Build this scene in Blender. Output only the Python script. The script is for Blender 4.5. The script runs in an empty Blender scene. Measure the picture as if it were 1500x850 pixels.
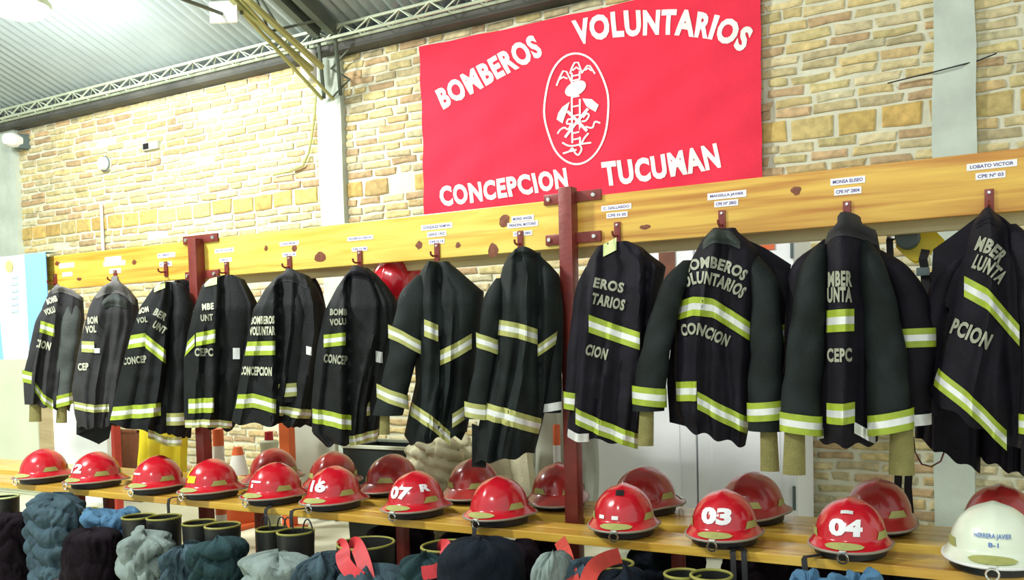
import bpy, bmesh, math, random
from mathutils import Vector, Matrix, noise
from math import sin, cos, pi, radians, sqrt, exp
random.seed(7)
scene = bpy.context.scene
C = scene.collection

# ------------------------------------------------------------------ camera
F, CX, CY = 1300.0, 750.0, 562.0
YAW, PITCH, ROLL, CAMZ = 0.5106, 0.0453, 0.0243, 1.25
EYE = Vector((0, 0, CAMZ))
_f = Vector((-sin(YAW)*cos(PITCH), cos(YAW)*cos(PITCH), -sin(PITCH)))
_r = Vector((cos(YAW), sin(YAW), 0))
_d = _f.cross(_r)
RT = cos(ROLL)*_r + sin(ROLL)*_d
DN = -sin(ROLL)*_r + cos(ROLL)*_d
cam = bpy.data.cameras.new('camera')
co = bpy.data.objects.new('camera', cam); C.objects.link(co)
M = Matrix((( RT.x, -DN.x, -_f.x, 0), (RT.y, -DN.y, -_f.y, 0), (RT.z, -DN.z, -_f.z, CAMZ), (0, 0, 0, 1)))
co.matrix_world = M
cam.sensor_fit = 'HORIZONTAL'; cam.sensor_width = 36; cam.lens = 36*F/1500
cam.shift_y = (CY-425)/1500
cam.clip_start = 0.05; cam.clip_end = 100
scene.camera = co

def ray(px, py): return _f + (px-CX)/F*RT + (py-CY)/F*DN
def P(px, py, Y):
    d = ray(px, py); return EYE + d*(Y/d.y)
def PZ(px, py, Z):
    d = ray(px, py); return EYE + d*((Z-CAMZ)/d.z)
def S(px, Y):                                   # pixels per metre at column px in the plane y = Y
    d = ray(px, 500); return F/(Y/d.y)

# ------------------------------------------------------------------ materials
def mat(name, col, rough=0.7, metal=0.0, bump=0.0, bscale=60.0, var=0.0, vscale=6.0, emit=None, spec=0.5, coat=0.0, sheen=0.0, attr=None, stretch=None):
    m = bpy.data.materials.new(name); m.use_nodes = True
    nt = m.node_tree; b = nt.nodes['Principled BSDF']
    b.inputs['Base Color'].default_value = (*col, 1)
    b.inputs['Roughness'].default_value = rough
    b.inputs['Metallic'].default_value = metal
    b.inputs['Specular IOR Level'].default_value = spec
    b.inputs['Coat Weight'].default_value = coat
    b.inputs['Sheen Weight'].default_value = sheen
    if emit:
        b.inputs['Emission Color'].default_value = (*emit[0], 1); b.inputs['Emission Strength'].default_value = emit[1]
    tc = nt.nodes.new('ShaderNodeTexCoord'); vec = tc.outputs['Object']
    if stretch:
        mp = nt.nodes.new('ShaderNodeMapping'); mp.inputs['Scale'].default_value = stretch
        nt.links.new(vec, mp.inputs['Vector']); vec = mp.outputs['Vector']
    colsock = None
    if attr:
        at = nt.nodes.new('ShaderNodeAttribute'); at.attribute_name = attr; colsock = at.outputs['Color']
    if var:
        n = nt.nodes.new('ShaderNodeTexNoise'); n.inputs['Scale'].default_value = vscale; n.inputs['Detail'].default_value = 6
        nt.links.new(vec, n.inputs['Vector'])
        mr = nt.nodes.new('ShaderNodeMapRange'); mr.inputs[1].default_value = .25; mr.inputs[2].default_value = .75
        mr.inputs[3].default_value = 1-var; mr.inputs[4].default_value = 1+var
        nt.links.new(n.outputs['Fac'], mr.inputs[0])
        mx = nt.nodes.new('ShaderNodeVectorMath'); mx.operation = 'SCALE'
        if colsock: nt.links.new(colsock, mx.inputs[0])
        else: mx.inputs[0].default_value = col
        nt.links.new(mr.outputs[0], mx.inputs['Scale']); colsock = mx.outputs[0]
    if colsock: nt.links.new(colsock, b.inputs['Base Color'])
    if bump:
        n2 = nt.nodes.new('ShaderNodeTexNoise'); n2.inputs['Scale'].default_value = bscale; n2.inputs['Detail'].default_value = 5
        nt.links.new(vec, n2.inputs['Vector'])
        bp = nt.nodes.new('ShaderNodeBump'); bp.inputs['Strength'].default_value = bump; bp.inputs['Distance'].default_value = .01
        nt.links.new(n2.outputs['Fac'], bp.inputs['Height']); nt.links.new(bp.outputs['Normal'], b.inputs['Normal'])
    return m

def wood(name, c1, c2, rough=.35, sc=(1.2, 12, 14)):
    m = bpy.data.materials.new(name); m.use_nodes = True
    nt = m.node_tree; b = nt.nodes['Principled BSDF']; L = nt.links.new
    tc = nt.nodes.new('ShaderNodeTexCoord'); mp = nt.nodes.new('ShaderNodeMapping'); mp.inputs['Scale'].default_value = sc
    L(tc.outputs['Object'], mp.inputs['Vector'])
    n = nt.nodes.new('ShaderNodeTexNoise'); n.inputs['Scale'].default_value = 1.6; n.inputs['Detail'].default_value = 8; n.inputs['Distortion'].default_value = .6
    L(mp.outputs['Vector'], n.inputs['Vector'])
    r = nt.nodes.new('ShaderNodeValToRGB'); e = r.color_ramp.elements
    e[0].position = .33; e[0].color = (*c2, 1); e[1].position = .62; e[1].color = (*c1, 1)
    L(n.outputs['Fac'], r.inputs['Fac'])
    # dark reddish streaks along the grain
    mp2 = nt.nodes.new('ShaderNodeMapping'); mp2.inputs['Scale'].default_value = (sc[0]*.6, sc[1]*1.3, sc[2]*1.3); mp2.inputs['Location'].default_value = (3, 1, 7)
    L(tc.outputs['Object'], mp2.inputs['Vector'])
    n2 = nt.nodes.new('ShaderNodeTexNoise'); n2.inputs['Scale'].default_value = 1.1; n2.inputs['Detail'].default_value = 3
    L(mp2.outputs['Vector'], n2.inputs['Vector'])
    mr = nt.nodes.new('ShaderNodeMapRange'); mr.inputs[1].default_value = .64; mr.inputs[2].default_value = .74
    L(n2.outputs['Fac'], mr.inputs[0])
    mx = nt.nodes.new('ShaderNodeMixRGB'); mx.inputs['Color2'].default_value = (c2[0]*.62, c2[1]*.42, c2[2]*.5, 1)
    ml = nt.nodes.new('ShaderNodeMath'); ml.operation = 'MULTIPLY'; ml.inputs[1].default_value = .65
    L(mr.outputs[0], ml.inputs[0]); L(ml.outputs[0], mx.inputs['Fac']); L(r.outputs['Color'], mx.inputs['Color1'])
    L(mx.outputs['Color'], b.inputs['Base Color'])
    b.inputs['Roughness'].default_value = rough; b.inputs['Coat Weight'].default_value = .25; b.inputs['Coat Roughness'].default_value = .25
    bp = nt.nodes.new('ShaderNodeBump'); bp.inputs['Strength'].default_value = .12; bp.inputs['Distance'].default_value = .004
    L(n.outputs['Fac'], bp.inputs['Height']); L(bp.outputs['Normal'], b.inputs['Normal'])
    return m

MT = {}
MT['brick'] = mat('brick_clay', (.5, .3, .12), .9, bump=.6, bscale=45, var=.28, vscale=22, attr='tone')
MT['mortar'] = mat('lime_mortar', (.66, .65, .50), .95, bump=.7, bscale=28, var=.12, vscale=9)
MT['concrete'] = mat('concrete', (.52, .58, .50), .9, bump=.35, bscale=30, var=.15, vscale=5)
MT['floor'] = mat('floor_concrete', (.72, .71, .54), .55, bump=.15, bscale=25, var=.12, vscale=2)
MT['sheet'] = mat('roof_sheet', (.34, .40, .41), .5, .3, var=.12, vscale=2.5)
MT['dark_steel'] = mat('dark_steel', (.10, .12, .09), .6, .3, bump=.2, bscale=20, var=.3, vscale=4)
MT['pale_steel'] = mat('pale_painted_steel', (.50, .56, .42), .5, .2, var=.1)
MT['olive_steel'] = mat('olive_painted_steel', (.38, .38, .14), .5, .2, var=.15)
MT['beam'] = mat('eave_beam', (.085, .085, .075), .8, bump=.3, bscale=15, var=.35, vscale=3)
MT['pine'] = wood('varnished_pine', (.80, .55, .085), (.60, .28, .022), sc=(.8, 12, 17))
MT['pine_orange'] = wood('orange_pine', (.76, .48, .075), (.48, .19, .02), sc=(.7, 10, 15))
MT['pine_pale'] = wood('pale_pine', (.84, .66, .13), (.74, .47, .055))
MT['pine_raw'] = wood('raw_pine', (.80, .70, .36), (.74, .60, .25), .55)
MT['bench'] = wood('bench_wood', (.72, .47, .075), (.54, .28, .035), .25)
MT['knot'] = mat('pine_knot', (.20, .055, .018), .5, var=.4, vscale=60)
MT['red_steel'] = mat('red_oxide_steel', (.20, .030, .022), .38, .1, bump=.15, bscale=30, var=.25, vscale=12)
MT['paper'] = mat('white_paper', (.85, .85, .86), .8)
MT['ink'] = mat('violet_ink', (.10, .08, .30), .8)
MT['banner'] = mat('red_banner_cloth', (.80, .022, .06), .85, bump=.35, bscale=260, var=.05, vscale=9)
MT['white_cloth'] = mat('white_cloth_letters', (.86, .87, .82), .85, bump=.2, bscale=200)
MT['coat_dark'] = mat('charcoal_jacket_cloth', (.0065, .0080, .0085), .62, bump=.35, bscale=170, var=.5, vscale=9, spec=.2)
MT['coat_green'] = mat('green_black_jacket_cloth', (.0075, .0115, .0110), .66, bump=.3, bscale=220, var=.7, vscale=8, spec=.2)
MT['coat_plum'] = mat('plum_black_jacket_cloth', (.0065, .0055, .0100), .66, bump=.3, bscale=200, var=.6, vscale=10, spec=.18)
MT['coat_grey'] = mat('faded_grey_jacket_cloth', (.055, .065, .062), .8, bump=.4, bscale=160, var=.5, vscale=9)
MT['coat_greyd'] = mat('washed_grey_jacket_cloth', (.018, .018, .020), .8, bump=.4, bscale=160, var=.6, vscale=9)
MT['collar_grey'] = mat('pale_grey_lining', (.13, .125, .12), .85, bump=.4, bscale=120, var=.35, vscale=14)
MT['collar_olive'] = mat('grey_green_collar', (.030, .040, .034), .8, bump=.4, bscale=120, var=.3, vscale=14)
MT['lime'] = mat('lime_reflective_tape', (.31, .40, .028), .5, var=.2, vscale=25)
MT['lime_old'] = mat('faded_lime_tape', (.38, .39, .12), .55, var=.15, vscale=25)
MT['lime_pale'] = mat('pale_lime_patch', (.60, .70, .30), .6, var=.1, vscale=25)
MT['silver'] = mat('silver_reflective_tape', (.74, .76, .74), .3, .25, var=.08, vscale=40)
MT['letter'] = mat('grey_reflective_lettering', (.30, .31, .23), .5, var=.15, vscale=60)
MT['letter_pale'] = mat('pale_reflective_lettering', (.52, .53, .40), .5, var=.15, vscale=60)
MT['cuff'] = mat('tan_knit_cuff', (.22, .20, .065), .9, bump=.6, bscale=200, var=.15, vscale=30)
MT['helmet'] = mat('red_helmet_shell', (.55, .010, .022), .22, coat=.5, var=.06)
MT['helmet_old'] = mat('worn_red_helmet_shell', (.36, .022, .018), .28, coat=.4, var=.25, vscale=14)
MT['helmet_white'] = mat('white_helmet_shell', (.76, .83, .66), .3, coat=.4, var=.04)
MT['rubber'] = mat('black_rubber', (.014, .014, .015), .5, bump=.2, bscale=50)
MT['rim_grey'] = mat('grey_brim_edge', (.30, .26, .20), .5)
MT['chrome'] = mat('chrome', (.8, .8, .8), .2, 1)
MT['strap'] = mat('black_strap', (.012, .012, .014), .75)
MT['yellow'] = mat('yellow_plastic', (.80, .62, .01), .4, var=.08)
MT['yellow_cloth'] = mat('yellow_oilskin', (.82, .72, .02), .5, var=.15, vscale=6)
MT['grey_plastic'] = mat('grey_plastic', (.10, .14, .14), .6, var=.15, vscale=20)
MT['white_paint'] = mat('white_enamel', (.91, .93, .95), .45, var=.03, vscale=3)
MT['hole'] = mat('black_scuff', (.006, .005, .005), .9)
MT['brown'] = mat('brown_sticker', (.16, .05, .02), .5, var=.3, vscale=14)
MT['orange'] = mat('orange_plastic', (.72, .13, .03), .5, var=.1)
MT['white_plastic'] = mat('white_plastic', (.80, .80, .78), .5)
MT['beige_cloth'] = mat('beige_canvas', (.60, .57, .37), .9, bump=.35, bscale=90, var=.12, vscale=7)
MT['black_plastic'] = mat('dark_green_black_plastic', (.018, .028, .026), .5, var=.3, vscale=6)
MT['cream'] = mat('cream_paint', (.66, .70, .52), .7, var=.06, vscale=3)
MT['sand_wood'] = wood('sand_coloured_wood', (.46, .36, .20), (.36, .27, .13), .6)
MT['grey_panel'] = mat('grey_board', (.42, .44, .36), .8, var=.1)
MT['flag_blue'] = mat('sky_blue_cloth', (.22, .48, .82), .85, bump=.2, bscale=150)
MT['flag_white'] = mat('white_flag_cloth', (.78, .84, .90), .85, bump=.2, bscale=150)
MT['flag_sun'] = mat('gold_sun_print', (.80, .55, .18), .8)
MT['flag_text'] = mat('pale_blue_print', (.42, .58, .80), .8)
MT['denim'] = mat('blue_grey_cloth', (.048, .080, .100), .9, bump=.6, bscale=70, var=.45, vscale=9, spec=.12)
MT['denim_blue'] = mat('denim_blue_cloth', (.075, .17, .28), .9, bump=.6, bscale=70, var=.35, vscale=9, spec=.12)
MT['teal_cloth'] = mat('dark_teal_cloth', (.020, .045, .050), .9, bump=.6, bscale=70, var=.5, vscale=8, spec=.12)
MT['grey_cloth'] = mat('pale_grey_cloth', (.20, .25, .235), .9, bump=.5, bscale=70, var=.35, vscale=8, spec=.12)
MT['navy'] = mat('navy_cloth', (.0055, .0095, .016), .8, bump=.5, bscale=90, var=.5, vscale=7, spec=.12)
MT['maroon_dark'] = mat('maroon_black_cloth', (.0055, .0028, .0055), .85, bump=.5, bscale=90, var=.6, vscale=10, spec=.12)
MT['red_strap'] = mat('red_suspender', (.50, .018, .026), .6, var=.15, vscale=30)
MT['coral_strap'] = mat('coral_suspender', (.55, .05, .035), .6, var=.15, vscale=30)
MT['boot_rim'] = mat('yellow_green_boot_rim', (.26, .25, .045), .5, var=.2, vscale=20)
MT['boot'] = mat('black_boot_rubber', (.014, .015, .013), .45, bump=.15, bscale=40, var=.3, vscale=10)
MT['lamp_glow'] = mat('lit_lamp', (1, 1, 1), .5, emit=((.97, 1, .98), 30.0))
MT['blue_ink'] = mat('blue_ink', (.06, .16, .48), .6)
MT['brass'] = mat('brass_disc', (.50, .42, .08), .4, .3)

# ------------------------------------------------------------------ mesh helpers
class MB:
    def __init__(self): self.bm = bmesh.new()
    def v(self, p): return self.bm.verts.new(p)
    def face(self, vs, mi=0):
        try:
            f = self.bm.faces.new(vs); f.material_index = mi; return f
        except ValueError: return None
    def box(self, c, size, rot=None, bevel=0.0, mi=0):
        g = bmesh.ops.create_cube(self.bm, size=1)
        vs = g['verts']
        bmesh.ops.scale(self.bm, vec=size, verts=vs)
        if bevel:
            es = list({e for v in vs for e in v.link_edges})
            r = bmesh.ops.bevel(self.bm, geom=es, offset=bevel, segments=2, affect='EDGES', profile=.6)
            vs = list({v for f in r['faces'] for v in f.verts} | {v for v in vs if v.is_valid})
        if rot is not None: bmesh.ops.rotate(self.bm, cent=(0, 0, 0), matrix=rot, verts=vs)
        bmesh.ops.translate(self.bm, vec=c, verts=vs)
        for f in {f for v in vs for f in v.link_faces}: f.material_index = mi
        return vs
    def bar(self, a, b, w, h=None, up=Vector((0, 0, 1)), bevel=0.0, mi=0):
        a, b = Vector(a), Vector(b); h = h or w
        x = (b-a); L = x.length; x.normalize()
        y = up.cross(x)
        if y.length < 1e-4: y = Vector((0, 1, 0)).cross(x)
        y.normalize(); z = x.cross(y)
        R = Matrix((x, y, z)).transposed()
        return self.box((a+b)/2, (L, w, h), R, bevel, mi)
    def rings(self, rs, closed=True, cap0=False, cap1=False, mi=0):
        vr = [[self.v(p) for p in r] for r in rs]; n = len(vr[0])
        for a, b in zip(vr, vr[1:]):
            for i in range(n if closed else n-1):
                j = (i+1) % n
                self.face((a[i], a[j], b[j], b[i]), mi)
        if cap0: self.face(list(reversed(vr[0])), mi)
        if cap1: self.face(vr[-1], mi)
        return vr
    def tube(self, pts, r, n=8, caps=True, mi=0):
        pts = [Vector(p) for p in pts]; N = len(pts)
        rad = r if isinstance(r, (list, tuple)) else [r]*N
        rs = []; prev = None
        for i, p in enumerate(pts):
            t = (pts[min(i+1, N-1)]-pts[max(i-1, 0)]).normalized()
            if prev is None:
                a = Vector((0, 0, 1)) if abs(t.z) < .9 else Vector((1, 0, 0))
                prev = a.cross(t).normalized()
            else:
                prev = (prev - t*prev.dot(t)).normalized()
            q = t.cross(prev)
            rs.append([p + rad[i]*(cos(2*pi*k/n)*prev + sin(2*pi*k/n)*q) for k in range(n)])
        return self.rings(rs, True, caps, caps, mi)
    def ribbon(self, pts, width, nrm, thick=.003, mi=0):
        """flat strap through 3D points: width measured across, nrm = facing direction"""
        pts = [Vector(p) for p in pts]; N = len(pts); rs = []
        for i, p in enumerate(pts):
            t = (pts[min(i+1, N-1)]-pts[max(i-1, 0)]).normalized()
            nn = Vector(nrm[i] if isinstance(nrm, list) else nrm)
            s = t.cross(nn).normalized(); k = s.cross(t).normalized()
            w = (width[i] if isinstance(width, list) else width)/2
            rs.append([p+s*w+k*thick/2, p-s*w+k*thick/2, p-s*w-k*thick/2, p+s*w-k*thick/2])
        self.rings(rs, True, True, True, mi)
    def grid(self, pts, mi=0, mifn=None):
        vr = [[self.v(p) for p in r] for r in pts]
        for i in range(len(vr)-1):
            for j in range(len(vr[0])-1):
                self.face((vr[i][j], vr[i][j+1], vr[i+1][j+1], vr[i+1][j]), mifn(i, j) if mifn else mi)
        return vr
    def lathe(self, prof, c=(0, 0, 0), n=24, axis='Z', mi=0, cap0=False, cap1=False):
        c = Vector(c); rs = []
        for r, z in prof:
            ring = []
            for k in range(n):
                a = 2*pi*k/n
                if axis == 'Z': q = Vector((r*cos(a), r*sin(a), z))
                elif axis == 'Y': q = Vector((r*cos(a), z, -r*sin(a)))
                else: q = Vector((z, r*cos(a), r*sin(a)))
                ring.append(c+q)
            rs.append(ring)
        return self.rings(rs, True, cap0, cap1, mi)
    def torus(self, c, R, r, nrm=Vector((0, 0, 1)), n=20, m=6, sx=1.0, mi=0):
        c = Vector(c); nrm = Vector(nrm).normalized()
        a = Vector((1, 0, 0)) if abs(nrm.x) < .9 else Vector((0, 1, 0))
        u = (a - nrm*a.dot(nrm)).normalized(); v = nrm.cross(u); rs = []
        for k in range(n+1):
            t = 2*pi*k/n; e = cos(t)*u*sx + sin(t)*v
            rs.append([c + e*R + r*(cos(2*pi*q/m)*e + sin(2*pi*q/m)*nrm) for q in range(m)])
        self.rings(rs, True, mi=mi)
    def build(self, name, m, parent=None, smooth=True, angle=40, fix=True):
        bm = self.bm
        bmesh.ops.remove_doubles(bm, verts=bm.verts, dist=1e-6)
        if fix: bmesh.ops.recalc_face_normals(bm, faces=bm.faces)
        org = Vector((0, 0, 0)); q = parent
        while q is not None: org += q.location; q = q.parent
        if org.length > 0: bmesh.ops.translate(bm, vec=-org, verts=bm.verts)
        me = bpy.data.meshes.new(name); bm.to_mesh(me); bm.free()
        for x in (m if isinstance(m, (list, tuple)) else [m]): me.materials.append(MT[x] if isinstance(x, str) else x)
        if smooth:
            for p in me.polygons: p.use_smooth = True
            try: me.set_sharp_from_angle(angle=radians(angle))
            except Exception: pass
        o = bpy.data.objects.new(name, me); C.objects.link(o)
        if parent is not None: o.parent = parent
        return o

def tag(o, label=None, cat=None, group=None, kind=None):
    if label: o['label'] = label
    if cat: o['category'] = cat
    if group: o['group'] = group
    if kind: o['kind'] = kind
    return o
def thing(name, loc, label, cat, group=None):
    o = bpy.data.objects.new(name, None); C.objects.link(o)
    o.location = loc; o.empty_display_size = .05
    return tag(o, label, cat, group)
def copy_tree(o, parent=None):
    c = o.copy(); C.objects.link(c)
    if parent is not None: c.parent = parent
    for ch in list(o.children): copy_tree(ch, c)
    return c

def lerp(a, b, t): return a+(b-a)*t
def poly_at(pts, t):
    """point at fraction t of a polyline (by length), smooth"""
    L = [0]
    for a, b in zip(pts, pts[1:]): L.append(L[-1]+math.hypot(b[0]-a[0], b[1]-a[1]))
    d = t*L[-1]
    for i in range(len(pts)-1):
        if d <= L[i+1] or i == len(pts)-2:
            s = (d-L[i])/max(L[i+1]-L[i], 1e-9)
            p0 = pts[max(i-1, 0)]; p1 = pts[i]; p2 = pts[i+1]; p3 = pts[min(i+2, len(pts)-1)]
            def h(k):
                m1 = (p2[k]-p0[k])/2 if i > 0 else p2[k]-p1[k]
                m2 = (p3[k]-p1[k])/2 if i < len(pts)-2 else p2[k]-p1[k]
                s2, s3 = s*s, s*s*s
                return (2*s3-3*s2+1)*p1[k]+(s3-2*s2+s)*m1+(-2*s3+3*s2)*p2[k]+(s3-s2)*m2
            return (h(0), h(1))
def interp(pts, y):
    """x as a function of y along points sorted by y"""
    if y <= pts[0][1]: return pts[0][0]
    for (x0, y0), (x1, y1) in zip(pts, pts[1:]):
        if y <= y1: return lerp(x0, x1, (y-y0)/max(y1-y0, 1e-9))
    return pts[-1][0]

_tc = {}
def text_shape(s, bold=.03, shear=0.0, spacing=1.0):
    """letters as verts (0..1, 0..1) and triangles"""
    key = (s, bold, shear, spacing)
    if key in _tc: return _tc[key]
    cu = bpy.data.curves.new('t', 'FONT'); cu.body = s; cu.offset = bold; cu.shear = shear; cu.space_character = spacing
    cu.resolution_u = 3; cu.size = 1
    o = bpy.data.objects.new('t', cu); C.objects.link(o)
    dg = bpy.context.evaluated_depsgraph_get(); me = bpy.data.meshes.new_from_object(o.evaluated_get(dg))
    bm = bmesh.new(); bm.from_mesh(me)
    bmesh.ops.triangulate(bm, faces=bm.faces)
    for _ in range(2):
        es = [e for e in bm.edges if e.calc_length() > .22]
        if es: bmesh.ops.subdivide_edges(bm, edges=es, cuts=1)
        bmesh.ops.triangulate(bm, faces=[f for f in bm.faces if len(f.verts) > 3])
    vs = [v.co.copy() for v in bm.verts]
    bm.verts.index_update(); fs = [[v.index for v in f.verts] for f in bm.faces]
    bm.free(); bpy.data.objects.remove(o); bpy.data.curves.remove(cu); bpy.data.meshes.remove(me)
    x0 = min(v.x for v in vs); x1 = max(v.x for v in vs); y0 = min(v.y for v in vs); y1 = max(v.y for v in vs)
    out = ([((v.x-x0)/(x1-x0), (v.y-y0)/(y1-y0)) for v in vs], fs, (x1-x0)/(y1-y0))
    _tc[key] = out; return out
def put_text(mb, s, fn, bold=.03, shear=0.0, spacing=1.0, mi=0):
    vs, fs, asp = text_shape(s, bold, shear, spacing)
    vv = [mb.v(fn(a, b)) for a, b in vs]
    for f in fs: mb.face([vv[i] for i in f], mi)
    return asp
# ------------------------------------------------------------------ the building
WY = 5.4                        # face of the brick wall
XL0, XR0 = -12.0, 2.6
TILT = .36
zB = P(433, 68, 5.15).z         # lower chord of the eave girder
zT = P(456, 43, 5.15).z
ROOF0 = zT + .05                # roof height at y = 5.15
def roofz(y): return ROOF0 + (5.15-y)*TILT
WTOP = P(421, 97, WY).z

# floor
mb = MB(); mb.box(((XL0+XR0)/2, 1.0, -.05), (XR0-XL0+2, 10.0, .1)); tag(mb.build('floor', 'floor', smooth=False), kind='structure')

# brick wall: mortar slab and hand laid bricks, one course of large blocks
mb = MB(); mb.box(((XL0+XR0)/2, WY+.13, WTOP/2+.1), (XR0-XL0, .24, WTOP+.2))
wall = tag(mb.build('wall_back', 'mortar', smooth=False), kind='structure')
bm = bmesh.new(); lay = bm.loops.layers.float_color.new('tone')
rb = random.Random(3)
ZBLK = P(1200, 187, WY).z
z = .02; rowi = 0; done_block = False
pal = [(.56, .47, .22), (.60, .50, .26), (.54, .40, .19), (.52, .36, .19), (.58, .49, .26), (.50, .42, .24), (.58, .46, .21), (.47, .33, .18), (.62, .53, .31), (.54, .49, .30)]
palb = [(.56, .40, .13), (.52, .35, .11), (.56, .44, .18), (.48, .34, .14)]
while z < WTOP-.03:
    blk = (not done_block) and abs(z-ZBLK+.06) < .045
    h = .115 if blk else .044*rb.uniform(.9, 1.1)
    if blk: done_block = True
    x = XL0 - rb.uniform(0, .25); tilt = rb.uniform(-.004, .004)
    while x < XR0:
        w = (.205 if blk else .215)*rb.uniform(.84, 1.12)
        if rb.random() < .12 and not blk: w *= .5
        if not (rb.random() < .015):
            dy = rb.uniform(.0, .007); c = rb.choice(palb if blk else pal)
            k = rb.uniform(.85, 1.15); col = (c[0]*k, c[1]*k, c[2]*k, 1)
            cz = z+h/2+rb.uniform(-.006, .006); cx = x+w/2
            j = lambda k=.007: rb.uniform(-k, k)
            fy, by_ = WY-dy, WY+.03; e = .010
            fr_ = []; bk_ = []
            for sx, sz in ((-1, -1), (0, -1), (1, -1), (1, 1), (0, 1), (-1, 1)):
                px_, pz_ = cx+sx*w/2+j(.009), cz+sz*h/2+j(.006)
                bk_.append(bm.verts.new((px_, by_, pz_)))
                fr_.append((px_, pz_, sx, sz))
            md = [bm.verts.new((q[0], fy+.005, q[1])) for q in fr_]
            ft = [bm.verts.new((q[0]-q[2]*e, fy+j(.002), q[1]-q[3]*e)) for q in fr_]
            fs = [bm.faces.new(ft)]
            for k_ in range(6):
                k2 = (k_+1) % 6
                fs.append(bm.faces.new((md[k_], md[k2], ft[k2], ft[k_]))); fs.append(bm.faces.new((bk_[k_], bk_[k2], md[k2], md[k_])))
            for f in fs:
                for l in f.loops: l[lay] = col
        x += w + rb.uniform(.016, .036)
    z += h + rb.uniform(.017, .024); rowi += 1
bmesh.ops.recalc_face_normals(bm, faces=bm.faces); me = bpy.data.meshes.new('wall_brickwork'); bm.to_mesh(me); bm.free(); me.materials.append(MT['brick'])
bw = bpy.data.objects.new('bricks', me); C.objects.link(bw); bw.parent = wall

# wall at the far left end, plain concrete
mb = MB(); mb.box((XL0-.1, 1.0, 2.6), (.2, 9.2, 5.2)); tag(mb.build('wall_left', 'concrete', smooth=False), kind='structure')

# dark beam on top of the wall
mb = MB(); zb0 = WTOP-.02; mb.box(((XL0+XR0)/2, WY-.02, (zb0+roofz(WY)+.02)/2), (XR0-XL0, .20, roofz(WY)+.02-zb0), bevel=.01)
tag(mb.build('trim_1', 'beam'), kind='structure')

# corrugated roof
mb = MB(); N = int((XR0-XL0)/.095*6)
xs = [XL0+(XR0-XL0)*i/N for i in range(N+1)]
ys = [5.65, 4.6, 3.0, 1.2, -.6, -2.4, -4.0]
mb.grid([[Vector((x, y, roofz(y)+.02+.014*sin(2*pi*x/.095))) for x in xs] for y in ys])
tag(mb.build('ceiling', 'sheet', fix=False), kind='structure')

# wall pillars
def pillar(n, xa, xb, yref, label_z=None):
    x0 = P(xa, yref, WY-.05).x; x1 = P(xb, yref, WY-.05).x
    mb = MB(); nseg = 14; rr = random.Random(n)
    rs = []
    for i in range(nseg+1):
        zz = (WTOP+.02)*i/nseg; j = lambda: rr.uniform(-.008, .008)
        rs.append([Vector((x0+j(), WY+.1, zz)), Vector((x0+j(), WY-.05+j()*.4, zz)), Vector((x1+j(), WY-.05+j()*.4, zz)), Vector((x1+j(), WY+.1, zz))])
    mb.rings(rs, True, True, True)
    tag(mb.build('trim_%d' % n, 'concrete', angle=25), kind='structure')
pillar(2, 467, 502, 250); pillar(3, 1366, 1429, 110); pillar(4, -22, 24, 290)

# lattice eave girder in front of the wall top
def girder():
    zc = zB; zt = zT; Y1, Y2 = 5.15, 5.27
    t = thing('eave_girder', (-4, 5.2, zB), 'pale lattice girder running along under the roof edge above the brick wall', 'girder')
    for (y, zz) in ((Y1, zB), (Y2, zB+.02), (Y1+.04, zT)):
        mb = MB(); mb.tube([(XL0+.1, y, zz), (XR0-.1, y, zz)], .011, 6); mb.build('chord', 'pale_steel', t)
    mb = MB(); step = .26; x = XL0+.2; up = True; pts = []
    while x < XR0-.1:
        pts.append(Vector((x, Y1+.035 if up else Y1+.005, zT if up else zB))); x += step/2; up = not up
    mb.tube(pts, .007, 5)
    pts = []; x = XL0+.2; up = True
    while x < XR0-.1:
        pts.append(Vector((x, Y1+.045 if up else Y2, zT if up else zB+.02))); x += step/2; up = not up
    mb.tube(pts, .006, 5)
    mb.build('lattice_web', 'pale_steel', t)
girder()

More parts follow.
